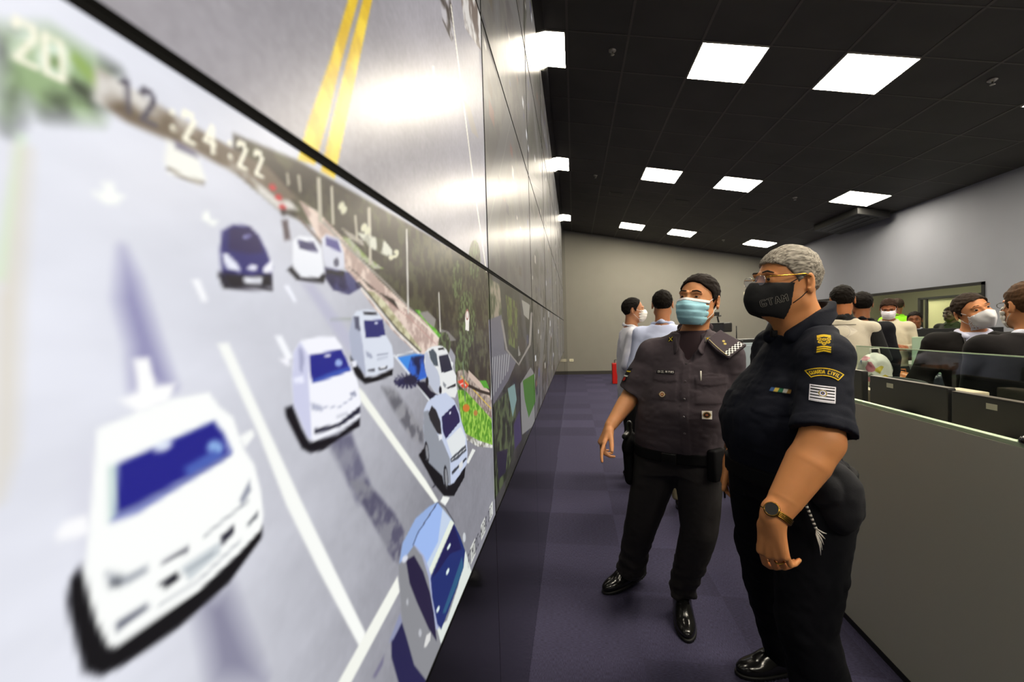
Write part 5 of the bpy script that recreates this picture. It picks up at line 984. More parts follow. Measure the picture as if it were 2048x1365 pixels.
    # embroidered badges on the near sleeve
    ax = nrm(eL-sL); od = nrm(v3(-.36, -1, .05)); uu = nrm(v3(.95, -.36, 0)); uu = nrm(uu-ax*(uu@ax)); vv = -ax
    def rank(UV):
        c = np.tile(np.array(H('11131c')), (len(UV), 1)); x, y = UV.T; fl = np.abs(x) < .0165; ch = y+.22*np.abs(x)
        for y0 in (.023, .029): c = blend(c, 'e8c21c', np.where(fl & (np.abs(ch-y0-.002) < .0022), 1., 0.))
        for y0 in (-.028, -.021, -.014): c = blend(c, 'e8c21c', np.where(fl & (np.abs(y+.22*np.abs(x)-y0) < .0022), 1., 0.))
        for cx_, cy_ in ((0, .011), (-.009, .002), (.009, .002), (0, -.004), (-.011, .013), (.011, .013)):
            r = np.hypot(x-cx_, y-cy_); c = blend(c, 'd8b41c', np.where((r < .0052) & (r > .0028) | (r < .0012), 1., 0.))
        return c, np.ones(len(UV), bool)
    patch('rank_insignia', S, sL+ax*(-.058)+od*.09+v3(-.02, 0, 0), nrm(uu*.98), nrm(-ax+od*-.1), nrm(od+up*.35), .044, .072, rank, root, org, .0009, .0016, start=.07)
    def gc(UV):
        R_ = .062; x, y = UV.T; r = np.hypot(x, y+R_); a = np.abs(np.arctan2(x, y+R_)); rr = r-R_; m = (np.abs(rr) < .0125) & (a < .66); c = np.tile(np.array(H('e0bc20')), (len(UV), 1)); c = blend(c, '14161e', np.where((np.abs(rr) < .0098) & (a < .615), 1., 0.))
        d = textd(UV, 'GUARDA CIVIL', -.0345, -.0045, .0095, .0059, arc=R_); c = blend(c, 'e0bc20', (.0010-d)/.0004+.2); return c, m
    patch('arched_sleeve_badge', S, sL+ax*.042+od*.09+v3(-.012, 0, 0), uu, vv, od, .098, .056, gc, root, org, .0006, .0018, start=.07)
    def fl(UV):
        x, y = UV.T; c = np.where((np.floor((y+.03)/.0043) % 2)[:, None] > 0, np.array(H('14161c')), np.array(H('e6e4ee'))); r = np.hypot(x, y-.002); c = blend(c, 'e6e4ee', np.where(r < .0105, 1., 0.)); c = blend(c, '8a7a30', np.where(np.abs(r-.0085) < .0014, 1., 0.)); c = blend(c, '28306a', np.where(r < .0048, 1., 0.)); c = blend(c, 'c8a82c', np.where(r < .0016, 1., 0.))
        e = np.maximum(np.abs(x)-.0285, np.abs(y)-.0235); c = blend(c, 'e6e4ee', np.where(e > -.0016, 1., 0.)); return c, np.ones(len(UV), bool)
    patch('striped_flag_badge', S, sL+ax*.108+od*.09+v3(-.016, 0, 0), uu, vv, od, .058, .048, fl, root, org, .0008, .0018, start=.07)
    def rib(UV):
        x, y = UV.T; k = np.clip(((x+.03)/.012).astype(int), 0, 4); pal = np.array([H(c) for c in ('3c5a8c', 'c8b050', '2c6a4c', 'b8b8b0', '8c6a30')]); return pal[k]*(.6+.4*(np.abs(y) < .005))[:, None], np.ones(len(UV), bool)
    patch('ribbon_bar', S, v3(chest[0], chest[1], 1.315)+L*.095+F*.2, L, up, F+up*.1, .06, .014, rib, root, org, .0012, .003, start=.07)
    # small microphone clip at the collar
    MB().obox(Matrix.Translation(nk+F*.105+L*.0+up*(-.035)-c0), (.018, .018, .022), .003).build('collar_clip', M_BELT, root, True)
    # chequered lanyard with feather ends
    b = MB(); b2_ = MB(); p0 = atY(1608, 1000, 1.335); p1 = atY(1632, 1058, 1.33); n = 14
    for k in range(n):
        a = p0+(p1-p0)*k/n+v3(0, 0, 0)-c0; e_ = p0+(p1-p0)*(k+.95)/n-c0; (b if k % 2 else b2_).tube([a, e_], .0042, 8)
    ly = b.build('lanyard', mat('white_cord', 'd8d4cc', .7), root, True); b2_.build('dark_cord', mat('black_cord', (.01, .01, .01), .7), ly, True)
    for k in range(5): q0 = p1+(p0-p1)*.0+v3(0, 0, -.004*k); q1 = q0+v3(.026-.004*k, -.004, -.012-.012*k); MB().tube([q0-c0, (q0+q1)/2-c0+v3(.004, 0, -.004), q1-c0], [.002, .0022, .0008], 6).build('tassel', mat('white_cord', 'd8d4cc', .7), ly, True)
    # round bag at the hip
    bp = atY(1678, 992, 1.36); bag = thing('pouch', 'rounded soft black bag hanging at the hip of the navy uniformed officer', 'bag', bp); Q = Solid(); Q.add(ellip(bp+v3(.0, 0, -.012), (.066, .07, .105)), .02); Q.add(ellip(bp+v3(-.035, .0, .04), (.06, .06, .08)), .03); Q.post = lambda P: folds(.013, [13, 13, 17], 51)(P)
    solid_part('bag_body', Q, bp-.16, bp+.16, .005, mat('black_soft_fabric', '0e0f16', .85, bump=.2, scale=300), bag, bp)
    MB().tube([v3(-.045, .02, .06), v3(-.05, .03, .10), v3(-.07, .05, .12)], .006, 8).build('bag_strap', M_BELT, bag, True)
    return root
# ------------------------------------------------------------------ people further back
def bystander(label, head, face, hface=None, pitch=0, tilt=0, build=1., top='dadde8', bottom='1c1a1c', hair='16120f', skin='a06a45', mask=None, style='shirt', armL=None, armR=None, hline=None, h=.009, k=1., collar=None, mouth_cover='flat', lean=(0, 0)):
    """head = world point between the ears; arms given as (elbow, wrist) offsets from the shoulder in (left, forward, up)"""
    head = v3(*head); A = math.radians(face); F = v3(math.cos(A), math.sin(A), 0); L = v3(-math.sin(A), math.cos(A), 0); up = v3(0, 0, 1); k = (head[2]+.12)/1.75
    lf = F*lean[0]+L*lean[1]; base = head*v3(1, 1, 0)-F*.03-lf; org = base.copy(); w = lambda l, f, z: base+L*l*build+F*f+up*z*k+lf*np.clip((z-.9)/.6, 0, 1)
    root = thing('person', label, 'person', org); Hd = Head(head, rotm(hface if hface is not None else face, pitch, tilt), .97)
    SK = skin_mat('skin_'+skin, skin); UM = mat('cloth_'+top, top, .85, noise=.08, scale=200, bump=.15, spec=.2); BM = mat('trouser_cloth_'+bottom, bottom, .85, noise=.1, scale=200); nk = w(0, 0, 1.475); pel = w(0, 0, .93)
    sL, sR = w(.175, -.01, 1.40), w(-.175, -.01, 1.40); off = lambda s, o: s+L*o[0]+F*o[1]+up*o[2]*k
    aL = armL or ((.05, -.02, -.27), (.06, .06, -.50)); aR = armR or ((-.05, -.02, -.27), (-.06, .06, -.50)); eL, wL, eR, wR = off(sL, aL[0]), off(sL, aL[1]), off(sR, aR[0]), off(sR, aR[1])
    B = Solid(); head_solid(B, Hd, detail=True); B.add(limb([Hd.W(0, .02, -.05), nk-up*.02], [.056, .062]), .02); B.add(limb([nk-up*.03, pel+up*.25], [.06, .09]), .04)
    for s, e, q, left in ((sL, eL, wL, True), (sR, eR, wR, False)):
        B.add(limb([nk-up*.07, s, e, q], [.05, .045, .042, .028]), .03); d = nrm(q-e); n = nrm(-L*(1 if left else -1)*.8-F*.2 if d[2] < -.5 else -up*.5-L*(1 if left else -1)*.7); hand_solid(B, q, d, n, left, curls=[(.5, .6, .4)]*4)
    lo = np.minimum.reduce([head, pel, wL, wR, eL, eR])-.25; hi = np.maximum.reduce([head, pel, wL, wR, eL, eR])+.25
    solid_part('body', B, lo, hi, h*.6, SK, root, org)
    HR = hair_solid(Hd, .010, hline, rough=.006, seed=9); solid_part('hair', HR, Hd.c-.17, Hd.c+.17, h*.6, hair_mat('hair_'+hair, hair), root, org)
    if mask: add_mask(Hd, B, root, org, mat('mask_cloth_'+mask, mask, .85), h*.5, mouth_cover)
    if abs(((hface if hface is not None else face)-math.degrees(math.atan2(-head[1], -head[0]))+180) % 360-180) < 80: eyes(Hd, root, org); brows(Hd, B, root, org, hair_mat('hair_'+hair, hair), .0045)
    S = Solid(); f2 = lambda p: p[:2]; jac = style == 'suit'; b = build*(1.05 if jac else 1.); z0 = .80 if style in ('suit', 'loose', 'vest') else .92
    zs = [z0, .95, 1.10, 1.25, 1.35, 1.41, 1.45, 1.475]; ab = [(.185, .135), (.18, .135), (.18, .14), (.185, .135), (.18, .125), (.145, .105), (.095, .085), (.075, .075)]
    S.add(loft([q*k for q in zs], [f2(w(0, .0, q)) for q in zs], [(a*b, c_*b) for a, c_ in ab], A, 2.2)); t = .012 if jac else 0
    long_ = style != 'short'
    for s, e, q in ((sL, eL, wL), (sR, eR, wR)):
        S.add(limb([nk-up*.04, s], [.05, .066+t]), .05)
        if style == 'vest': continue
        if long_: S.add(limb([s, e], [.066+t, .055+t]), .03); S.add(limb([e, e+(q-e)*.9], [.055+t, .043+t], flat_end=True), .02)
        else: S.add(limb([s, s+(e-s)*.85], [.066, .07], flat_end=True), .03)
    S.sub(limb([nk-up*.02, nk+up*.2], [.062, .08]), .01)
    if jac: S.sub(ellip(nk+F*.10-up*.10, (.045, .05, .13)), .02)
    f1 = folds(.008, [9, 9, 12], 61); S.post = lambda P: f1(P); solid_part('jacket' if jac else 'vest' if style == 'vest' else 'shirt', S, lo-.05, hi+.05, h, UM, root, org)
    if style == 'vest':
        U = Solid()
        for s, e, q in ((sL, eL, wL), (sR, eR, wR)): U.add(limb([nk-up*.06, s, s+(e-s)*.9], [.04, .062, .066], flat_end=True), .03)
        U.add(limb([nk-up*.03+F*.0, nk+up*.03], [.078, .07]), .02); U.sub(limb([nk, nk+up*.2], [.06, .07]), .004); solid_part('polo_shirt', U, lo, hi, h, mat('black_polo', '111113', .85), root, org)
    if jac:
        U = Solid(); U.add(loft([1.0*k, 1.44*k, 1.485*k], [f2(nk)]*3, [(.13, .10), (.09, .085), (.068, .068)], A)); U.sub(limb([nk, nk+up*.2], [.058, .07]), .004); solid_part('shirt', U, lo, hi, h*.8, mat('cloth_'+(collar or 'd4d6e6'), collar or 'd4d6e6', .8), root, org)
        K = Solid(); K.add(limb([nk+F*.07+L*.04-up*.02, nk+L*.072+up*.01, nk-F*.06+up*.035, nk-L*.072+up*.01, nk+F*.07-L*.04-up*.02], [.019]*5), .01); K.sub(limb([nk-up*.06, nk+up*.14], [.063, .063]), .004); solid_part('collar', K, nk-.2, nk+.2, h*.7, MATS['cloth_'+(collar or 'd4d6e6')], root, org)
    else:
        K = Solid(); K.add(limb([nk+F*.075+L*.04-up*.03, nk+L*.075+up*.005, nk-F*.06+up*.03, nk-L*.075+up*.005, nk+F*.075-L*.04-up*.03], [.022]*5), .01); K.sub(limb([nk-up*.06, nk+up*.14], [.063, .063]), .004); solid_part('collar', K, nk-.2, nk+.2, h*.7, MATS['black_polo'] if style == 'vest' else UM, root, org)
    T = Solid(); T.add(loft([.86*k, .98*k], [f2(pel)]*2, [(.17*build, .125*build)]*2, A))
    for sx in (-1, 1): T.add(limb([w(sx*.09, 0, .86), w(sx*.11, .02, .48), w(sx*.12, .0, .07)], [.105, .08, .068], flat_end=True), .04)
    solid_part('trousers', T, v3(base[0]-.4, base[1]-.4, .03), v3(base[0]+.4, base[1]+.4, 1.05), h*1.2, BM, root, org)
    for sx in (-1, 1): add_shoe(root, org, w(sx*.12, -.06, 0), w(sx*.14, .2, 0), h=.009)
    return root, Hd, S, dict(F=F, L=L, nk=nk, k=k, B=B, w=w, org=org)
def crowd():
    up = v3(0, 0, 1); P = lambda x, y, Y: tuple(atY(x, y, Y))
    balding = ([-.12, -.085, -.06, -.045, -.022, -.012, .004, .03, .045, .08, .12], [.13, .12, .10, .06, .03, -.012, .012, .022, -.03, -.062, -.07])
    bystander('man in loose white shirt and white mask, in profile facing right', P(1267, 622, 4.25), 5, 2, 0, 0, top='dcdde8', bottom='17161a', skin='b07a58', mask='e6e2dc', style='loose', hline=balding, armR=((-.04, -.08, -.27), (-.0, .17, -.34)), armL=((.05, 0, -.27), (-.0, .2, -.30)))
    bystander('man in pale blue shirt with dark hair, seen from behind beside the profile man', P(1325, 611, 3.7), 72, 78, -6, top='c2cbea', bottom='8a8168', skin='a8704c', style='shirt', armL=((.06, .0, -.27), (.0, .2, -.32)))
    # broadcaster in vest
    r, Hd, S, g = bystander('stout man in beige vest over black polo shirt, seen from behind', P(1684, 602, 3.85), 62, 70, -8, build=1.02, top='c4bcaa', bottom='2a2622', skin='a5683f', style='vest', h=.008, armR=((-.08, .05, -.28), (-.04, .25, -.36)), armL=((.08, .03, -.28), (.03, .26, -.32)))
    F, L, nk = g['F'], g['L'], g['nk']
    def eye_mark(UV):
        x, y = UV.T; c = np.tile(np.array(H('c4bcaa')), (len(UV), 1)); lens = np.maximum(np.abs(y)-.045*(1-(x/.092)**2), np.abs(x)-.092); rr = np.hypot(x, y+.004)
        c = blend(c, 'd0c9ba', np.where((np.abs(lens) < .0035) | (np.abs(rr-.043) < .002) | ((lens < 0) & (rr > .043)), 1., 0.)); c = blend(c, 'c4bcaa', np.where(rr < .041, 1., 0.)); c = blend(c, '8f887a', np.where(np.abs(rr-.0445) < .0012, 1., 0.)); return c, lens < .004
    bk = -F; patch('embossed_oval_mark', S, nk-F*.16-up*.085+L*.0, -L, up, bk, .19, .095, eye_mark, r, g['org'], .0022, .004, start=.1)
    patch('vest_back_flap_seam', S, nk-F*.16-up*.035, -L, up, bk, .17, .010, lambda UV: (np.tile(np.array(H('6f685c')), (len(UV), 1)), np.abs(UV[:, 1]) < .004), r, g['org'], .002, .004, start=.1)
    bystander('dark haired person in black partly hidden behind the vest wearer', P(1723, 610, 4.6), 60, 75, 0, top='17171c', bottom='17171c', skin='8f5a38', style='shirt')
    bystander('man in cream shirt and white mask looking down at his hands', P(1777, 618, 5.9), 232, 236, -24, 0, top='b9b09a', bottom='2c2a2c', skin='8a5232', hair='2c1e16', mask='e6e2ea', style='shirt', armR=((-.06, .02, -.27), (.10, .26, -.22)), armL=((.07, .0, -.27), (-.02, .27, -.24)))
    bystander('person in bright green high visibility jacket behind the cream shirt man', P(1795, 612, 7.95), 40, 60, 0, top='8fe22c', bottom='1c1c20', skin='8a5a3c', hair='3a3028', style='loose')
    bystander('short man in black suit beyond the green glass panel', P(1829, 641, 6.95), 236, 232, -4, top='121316', bottom='121214', skin='7a4a2c', hair='1a1512', style='suit', collar='b8c0cc')
    bystander('dark figure with round hair standing behind the interior window', P(1901, 629, 7.9), 200, 190, 0, top='1c1a1c', bottom='1a1818', skin='3a2820', hair='1a1612', style='shirt')
    r, Hd, S, g = bystander('man in black suit and white cone mask, head tilted', P(1946, 624, 3.2), 238, 262, 4, -17, build=1.02, lean=(0, -.10), top='100d0c', bottom='100d0c', skin='c8885c', hair='30261f', mask='dcdcdf', style='suit', collar='cfd2ea', mouth_cover='cone', h=.008, armR=((-.09, -.02, -.27), (-.04, .14, -.42)))
    c0 = g['org']; F, L, nk = g['F'], g['L'], g['nk']; b = MB()
    b.tube([nk+L*.05+F*.09-up*.03-c0, nk+L*.02+F*.125-up*.16-c0, nk+F*.135-up*.3-c0, nk-L*.03+F*.125-up*.16-c0, nk-L*.05+F*.09-up*.03-c0], .005, 6).build('lanyard', mat('black_lanyard', (.01, .01, .012), .6), r, True)
    r, Hd, S, g = bystander('stocky man in dark suit with glasses, back turned at the right edge', P(2056, 613, 2.5), 90, 80, 0, 0, build=1.25, top='100d0e', bottom='100d0e', skin='c8885c', hair='4a3422', mask='e6e2dc', style='suit', collar='dfe2f2', h=.008, armL=((.03, .02, -.27), (-.02, .14, -.46)))
    c0 = g['org']; gl = empty('glasses', (0, 0, 0), 0, r)
    for sx in (-1, 1):
        MB().tube([Hd.W(sx*.056, -.115, .018)-c0, Hd.W(sx*.0795, -.05, .022)-c0, Hd.W(sx*.084, .005, .026)-c0, Hd.W(sx*.083, .03, .012)-c0], .0016, 8).build('temple', mat('dark_frame', (.02, .015, .01), .3), gl, True)
        MB().tube([Hd.W(sx*.032+.024*math.cos(t/8*math.pi), -.117, .010+.016*math.sin(t/8*math.pi))-c0 for t in range(17)], .0014, 6, False).build('lens_rim', MATS['dark_frame'], gl, True)
# ================================================================== furniture and equipment
M_PART = mat('grey_laminate', 'bcbcae', .45, noise=.04, scale=400, bump=.05); M_EDGE = mat('pale_green_edge', 'b9cfae', .25); M_BP = MATS['black_plastic']; M_CREAM = mat('cream_laminate', 'bdb398', .5)
M_GRN = bpy.data.materials.new('desk_glass'); M_GRN.use_nodes = True; thin_glass(M_GRN, (.80, .88, .84), .04)
def spotted():
    m = mat('spotted_plastic', 'cfc6bc', .35); nt = m.node_tree; tc = nt.nodes.new('ShaderNodeTexCoord'); vo = nt.nodes.new('ShaderNodeTexVoronoi'); vo.inputs['Scale'].default_value = 22; nt.links.new(tc.outputs['Object'], vo.inputs['Vector']); rp = nt.nodes.new('ShaderNodeValToRGB'); rp.color_ramp.interpolation = 'CONSTANT'
    sp = nt.nodes.new('ShaderNodeSeparateColor'); nt.links.new(vo.outputs['Color'], sp.inputs[0]); nt.links.new(sp.outputs[0], rp.inputs[0]); e = rp.color_ramp.elements; e[0].color = (*rgb('d8d0c8'), 1); e[1].position = .55; e[1].color = (*rgb('c87888'), 1)
    for p_, c in ((.68, 'c8b048'), (.78, '4c6aa8'), (.85, '8a8a80')): q = e.new(p_); q.color = (*rgb(c), 1)
    nt.links.new(rp.outputs[0], nt.nodes['Principled BSDF'].inputs['Base Color']); return m
def furniture():
    # near partition
    t = thing('desk_partition', 'long grey waist high desk partition with pale green glass top edge, on the right', 'partition', (1.345, 1.4, 0))
    MB().box((-.014, -4.2, .03), (.014, 2.37, 1.118)).build('panel', M_PART, t); MB().box((-.012, -4.2, 1.118), (.012, 2.37, 1.134), .003).build('glass_edge', M_EDGE, t); MB().box((-.017, -4.2, 0), (.017, 2.37, .03)).build('kick_strip', M_DARK, t); MB().box((-.016, 2.355, .03), (.016, 2.375, 1.13), .002).build('end_post', M_DARK, t)
    t2 = thing('desk', 'grey desk behind the near partition with a row of black monitors', 'desk', (1.62, 1.7, 0)); MB().box((-.255, -2.5, .715), (.255, 1.62, .745), .004).build('desktop', M_CREAM, t2)
    for y in (-2.4, -.3, 1.5): MB().box((-.22, y-.02, 0), (.2, y+.02, .715)).build('leg', M_PART, t2)
    # black plug cap sitting on partition edge
    t = thing('cable_cap', 'small glossy black dome on the partition edge at far right', 'cap', (1.345, 1.465, 1.134)); MB().lathe([(.026, 0), (.026, .008), (.02, .018), (.009, .024), (.001, .026)], n=20, sc=(.7, 1.4, 1)).build('dome', mat('gloss_black', (.005, .005, .005), .08), t, True)
    # monitors seen from behind
    for i, (y0, y1, zt) in enumerate([(2.185, 2.70, 1.195), (1.62, 2.168, 1.185), (2.765, 3.25, 1.213)]):
        t = thing('monitor', ['black monitor seen from behind, sticker at top left, behind the partition', 'black monitor seen from behind at the right picture edge', 'black monitor seen from behind, next to the navy officer elbow'][i], 'monitor', (1.70, (y0+y1)/2, .745), 0, 'monitors on the near desk'); hw = (y1-y0)/2; z1 = zt-.745; z0 = z1-.33
        MB().box((-.022, -hw, z0), (.012, hw, z1), .006).build('casing', M_BP, t); MB().box((.0125, -hw+.012, z0+.02), (.0135, hw-.012, z1-.012)).build('screen', mat('dark_lcd', (.01, .011, .013), .2), t)
        MB().box((-.0225, -hw+.004, z1-.001), (.010, hw-.004, z1+.002)).build('top_bezel', mat('grey_bezel', (.11, .10, .085), .4), t)
        m = MB(); m.box((-.075, -.055, .02), (-.045, .055, z0+.19), .006); m.box((-.05, -.045, z0+.08), (-.02, .045, z0+.16), .004); m.build('stand_column', mat('stand_plastic', (.016, .016, .015), .35), t); MB().box((-.12, -.11, 0), (.09, .11, .018), .008).build('stand_base', M_BP, t)
        if i < 2:
            m = MB().box((-.0235, hw*.38-.022+(0 if i == 0 else -.02), z1-.048), (-.0222, hw*.38+.025+(0 if i == 0 else -.02), z1-.024)); m.build('sticker', mat('pale_sticker', '9a9a8c', .5), t)
    for i, (x, y, zz, w) in enumerate([(1.84, 2.95, 1.08, .1), (1.80, 2.25, 1.178, .075)]):
        t = thing('storage_box', ['cream box beside the navy officer sleeve, left of the middle monitor', 'cream box showing above the gap between two black monitors'][i], 'box', (x, y, .745), 0, 'cream boxes on the near desk'); hh = zz-.745
        MB().box((-.035, -w, 0), (.035, w, hh), .004).build('shell', M_CREAM, t); MB().box((-.036, -w-.001, hh-.02), (.036, w+.001, hh-.017)).build('lid_line', M_PART, t)
    # glass divider, chair
    t = thing('glass_divider', 'clear glass desk divider with pale green top edge in front of the suited men', 'divider', (1.915, 2.55, 0)); MB().box((-.003, -.9, .75), (.003, .66, 1.336)).build('glass_sheet', M_GRN, t); MB().box((-.004, -.9, 1.336), (.004, .66, 1.342)).build('glass_edge', M_EDGE, t)
    for y in (-.8, .56): MB().box((-.02, y-.02, 0), (.02, y+.02, .78)).build('post', M_DARK, t)
    chair('black office chair with curved back behind the middle monitor', (1.99, 2.90, 0), 0)
    # low cabinet with bag next to the vest wearer
    t = thing('cabinet', 'low beige cabinet under the spotted bag, left of the glass divider end', 'cabinet', (2.10, 3.29, 0)); MB().box((-.15, -.14, .04), (.2, .14, 1.05), .004).build('carcass', M_CREAM, t); MB().box((-.155, -.13, .06), (-.15, .13, 1.03)).build('door', M_CREAM, t); MB().box((-.13, -.12, 0), (.18, .12, .04)).build('plinth', M_DARK, t)
    # far desk with green frosted panel
    t = thing('desk', 'far desk with bags and papers in front of the cream shirt man', 'desk', (3.9, 5.12, 0)); MB().box((-.95, -.3, .715), (.95, .3, .745), .004).build('desktop', mat('white_desktop', '9d9c92', .5), t)
    for x in (-.9, .9): MB().box((x-.02, -.28, 0), (x+.02, .28, .715)).build('leg', M_PART, t)
    t = thing('frosted_panel', 'pale green frosted glass desk screen below the short suited man', 'divider', (4.4, 5.60, 0)); MB().box((-.47, -.004, .02), (.55, .004, 1.285)).build('glass_sheet', mat('frosted_green', '8da38c', .5), t); MB().box((-.47, -.006, 1.285), (.55, .006, 1.293)).build('glass_edge', M_EDGE, t)
    for x in (-.45, .53): MB().box((x-.015, -.02, 0), (x+.015, .02, .3)).build('foot', M_DARK, t)
    t = thing('desk', 'grey desk under the dark screens beyond the frosted panel', 'desk', (4.95, 6.25, 0)); MB().box((-.75, -.3, .9), (.75, .3, .93)).build('desktop', M_PART, t)
    for x in (-.72, .72): MB().box((x-.02, -.28, 0), (x+.02, .28, .9)).build('leg', M_PART, t)
    for i, x in enumerate((4.55, 5.1)):
        t = thing('monitor', ['dark screen in front of the short suited man', 'dark screen to the right of the short suited man'][i], 'monitor', (x, 6.2, .93), 0, 'dark screens on the far desk'); MB().box((-.27, -.015, .1), (.27, .015, .44), .006).build('casing', M_BP, t); MB().box((-.03, .015, .02), (.03, .04, .3)).build('stand_column', M_BP, t); MB().box((-.1, -.06, 0), (.1, .1, .015)).build('stand_base', M_BP, t)
    def bag(label, loc, size, col, seed, name='shopping_bag'):
        q = v3(*loc); S = Solid(); sx, sy, sz = size; S.add(ellip(q+v3(0, 0, sz*.45), (sx*.6, sy*.6, sz*.55)), .02); S.cut(lambda P: np.maximum.reduce([np.abs(P[:, 0]-q[0])-sx*.5, np.abs(P[:, 1]-q[1])-sy*.5, q[2]-P[:, 2]]), .01); f1 = folds(.012, [18, 18, 18], seed); S.post = lambda P: np.where(P[:, 2] > q[2]+.02, f1(P), 0)
        t = thing(name, label, 'bag' if 'bag' in name else 'package', loc); solid_part('sack', S, q-.3, q+.4, .008, mat('plastic_'+col, col, .35, noise=.2, scale=20), t, q)
        pts = [v3(-sx*.2, 0, sz*.86), v3(-sx*.15, 0, sz*1.1), v3(sx*.15, 0, sz*1.1), v3(sx*.2, 0, sz*.86)]; MB().tube(pts, .006, 6).build('handle', MATS['plastic_'+col], t, True)
    bag('white plastic bag with yellow and blue spots on the far desk', (3.22, 5.05, .745), (.2, .16, .24), 'c9c4bc', 71); bag('orange brown bag on the far desk beside the vest wearer', (3.5, 5.12, .745), (.18, .16, .2), 'a8602a', 72)
    bag('black bag on the far desk in front of the cream shirt man', (3.78, 5.1, .745), (.24, .16, .18), '1c1e26', 73)
    for i, (x, y, a, c) in enumerate([(4.06, 5.04, .2, 'c9cbd8'), (4.36, 5.12, -.2, 'd8d2b8'), (4.66, 5.08, .1, 'b8c0d4')]):
        t = thing('paper_stack', ['bluish white paper stack on the far desk nearest the bags', 'cream paper stack in the middle of the far desk', 'pale blue paper stack at the right end of the far desk'][i], 'papers', (x, y, .745), a, 'paper stacks on the far desk'); m = MB()
        for j in range(4): m.obox(Matrix.Translation((.004*j, -.003*j, .006+.012*j)) @ Matrix.Rotation(.05*(j % 3-1), 4, 'Z'), (.21, .3, .0115))
        m.build('sheets', mat('paper_'+c, c, .7), t)
    t = thing('tablet', 'dark blue grey tablet held upright by the right hand suited man', 'tablet', (2.0, 2.12, 1.0), math.radians(-20)); MB().obox(Matrix.Rotation(.15, 4, 'Y'), (.012, .2, .27), .004).build('tablet_body', mat('slate_shell', '3a4250', .3), t); MB().obox(Matrix.Rotation(.15, 4, 'Y') @ Matrix.Translation((-.0065, 0, 0)), (.001, .18, .25)).build('tablet_screen', mat('slate_screen', '4a5466', .15), t)
    sp = bag('white plastic bag with pink and yellow spots on the low beige cabinet', (2.07, 3.28, 1.05), (.17, .15, .24), 'cfc6bc', 74)
    spm = spotted()
    for o in bpy.data.objects:
        if o.name.startswith('sack') and o.parent and 'spots' in o.parent.get('label', ''): o.data.materials[0] = spm
    # things along the back wall
    t = thing('fire_extinguisher', 'red fire extinguisher box on the floor behind the white shirted man', 'fire extinguisher', (1.07, 11.45, 0)); MB().box((-.1, -.1, 0), (.1, .1, .54), .02).build('housing', mat('fire_red', 'c01408', .4), t, False); MB().box((.02, -.103, .26), (.085, -.1, .42)).build('instruction_label', mat('label_cream', 'd8d0b8', .5), t); m = MB(); m.tube([(-.03, 0, .54), (-.03, 0, .62), (.03, 0, .63)], .012, 8); m.build('valve', mat('dark_valve', (.02, .02, .02), .4), t, True)
    def plate(label, x, z, name='wall_outlet'):
        t = thing(name, label, 'outlet', (x, YB-.004, z), 0, 'white wall plates'); MB().box((-.065, -.010, -.042), (.065, .004, .042), .004).build('cover_plate', mat('plate_ivory', 'f0eacb', .4), t)
        for sx in (-1, 1): MB().box((sx*.022-.012, -.013, -.012), (sx*.022+.012, -.009, .012), .002).build('socket', mat('socket_grey', '8a8470', .4), t)
    p = atY(1143, 721, YB); plate('white wall outlet low on the back wall beside the video wall', float(p[0]), float(p[2])); p = atY(1492, 587, YB); plate('small white wall plate high on the back wall between the officers', float(p[0]), float(p[2]), 'wall_switch')
    # video camera on tripod between the officers, router on a cabinet
    q = atY(1436, 652, 4.0); t = thing('tripod', 'black camera tripod standing behind the grey uniformed officer', 'tripod', (float(q[0]), 4.0, 0)); hz = float(q[2])-.06
    for k in range(3): a = 2.1*k+.4; MB().tube([(0, 0, hz-.06), (.17*math.cos(a), .17*math.sin(a), 0.012)], [.014, .009], 8).build('leg', M_BP, t, True)
    MB().tube([(0, 0, hz-.12), (0, 0, hz)], .018, 10).build('head', M_BP, t, True); MB().tube([(0, -.03, hz-.02), (.16, -.12, hz-.08)], .009, 8).build('pan_handle', M_BP, t, True)
    t = thing('video_camera', 'black video camera with raised viewfinder on the tripod', 'camera', (float(q[0]), 4.0, hz)); MB().obox(Matrix.Translation((0, 0, .045)) @ Matrix.Rotation(.5, 4, 'Z'), (.1, .22, .085), .012).build('camera_body', M_BP, t, False); MB().tube([(-.03, .10, .045), (-.07, .17, .045)], [.035, .04], 16).build('lens_hood', M_BP, t, True); MB().tube([(.0, -.02, .09), (-.01, -.02, .14), (.02, -.02, .15)], .008, 8).build('top_handle', M_BP, t, True); MB().obox(Matrix.Translation((-.02, -.02, .165)), (.05, .02, .035), .004).build('viewfinder', M_BP, t)
    t = thing('cabinet', 'pale blue grey cabinet glimpsed between the two officers', 'cabinet', (1.70, 4.38, 0)); MB().box((-.3, -.2, .05), (.3, .2, 1.33), .004).build('carcass', mat('pale_cabinet', '9aa6ae', .5), t); MB().box((-.29, -.215, .07), (-.005, -.2, 1.31), .003).build('door', MATS['pale_cabinet'], t); MB().box((.005, -.215, .07), (.29, -.2, 1.31), .003).build('door', MATS['pale_cabinet'], t); MB().box((-.3, -.18, 0), (.3, .18, .05)).build('plinth', M_DARK, t)
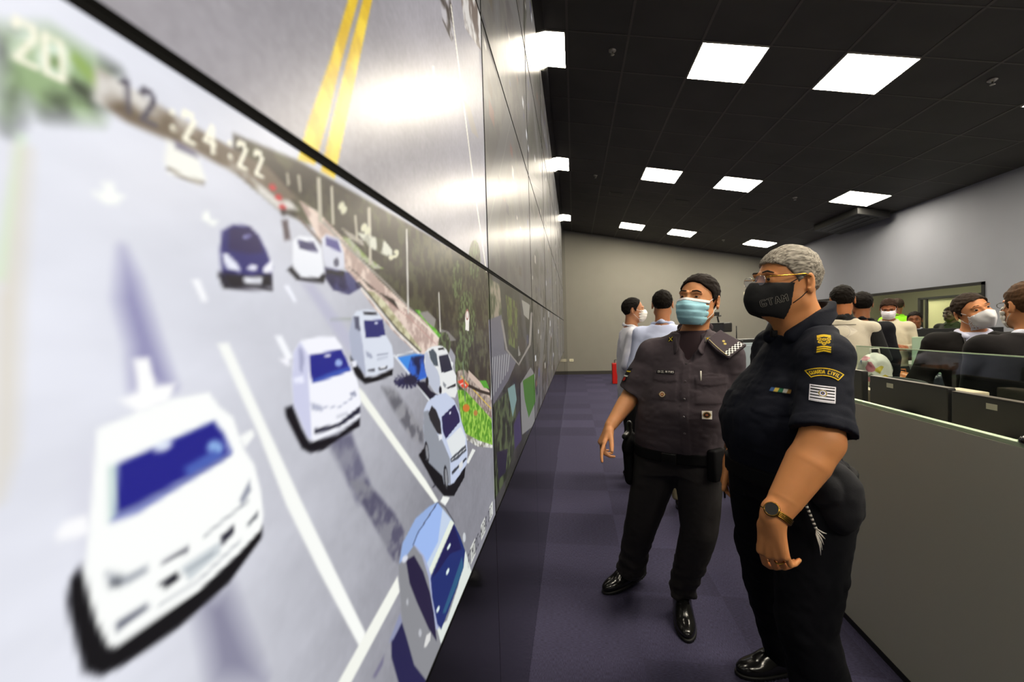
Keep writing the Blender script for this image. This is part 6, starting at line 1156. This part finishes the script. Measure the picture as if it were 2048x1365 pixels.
    t = thing('router', 'black router with one upright antenna on the pale cabinet', 'router', (1.62, 4.3, 1.33)); MB().box((-.11, -.07, 0), (.11, .07, .035), .006).build('case', M_BP, t); MB().tube([(-.07, .05, .02), (-.07, .05, .16)], .005, 8).build('antenna', M_BP, t, True)
def chair(label, loc, rz):
    t = thing('office_chair', label, 'chair', loc, rz); F = M_BP
    V, Fc = [], []; n = 14
    for s, th in ((0, 0), (1, .035)):
        for j in range(9):
            for i in range(n+1):
                u = i/n*2-1; v = j/8; wd = .27*(1-.25*max(0, v-.7)*2*abs(u)**2); V.append((.0+th-.05*(1-u*u)*0+.05*u*u*-1+.03*math.sin(v*3), u*wd, .62+.53*v*(1-.10*u**4)+.0))
    N = 9*(n+1)
    for s in (0, 1):
        for j in range(8):
            for i in range(n): a = s*N+j*(n+1)+i; Fc.append((a, a+1, a+n+2, a+n+1) if s else (a, a+n+1, a+n+2, a+1))
    ring = [i for i in range(n)]+[(n+1)*j+n for j in range(8)]+[8*(n+1)+n-i for i in range(n)]+[(n+1)*(8-j) for j in range(8)]
    for a, b in zip(ring, ring[1:]+ring[:1]): Fc.append((a, b, N+b, N+a))
    link_mesh('backrest', V, Fc, mat('chair_mesh', '1d1a17', .7), t, True); MB().box((-.46, -.24, .43), (-.02, .24, .50), .03).build('seat', mat('chair_mesh', '1d1a17', .7), t)
    MB().tube([(.04, 0, .8), (.03, 0, .5), (-.2, 0, .40)], .02, 8).build('spine', F, t, True); MB().tube([(-.22, 0, .43), (-.22, 0, .1)], .028, 12).build('gas_column', F, t, True)
    for k in range(5):
        a = 2*math.pi*k/5+.3; MB().tube([(-.22, 0, .11), (-.22+.26*math.cos(a), .26*math.sin(a), .075)], [.025, .016], 8).build('base_arm', F, t, True); MB().lathe([(.028, -.012), (.03, 0), (.028, .012)], (-.22+.27*math.cos(a), .27*math.sin(a), .03), 14, 'y').build('castor', F, t, True)
    for sy in (-1, 1): MB().tube([(-.1, sy*.24, .46), (-.1, sy*.28, .62), (-.02, sy*.28, .64), (-.28, sy*.28, .64)], .014, 8).build('armrest', F, t, True)
officer_grey(); officer_navy(); crowd(); furniture()
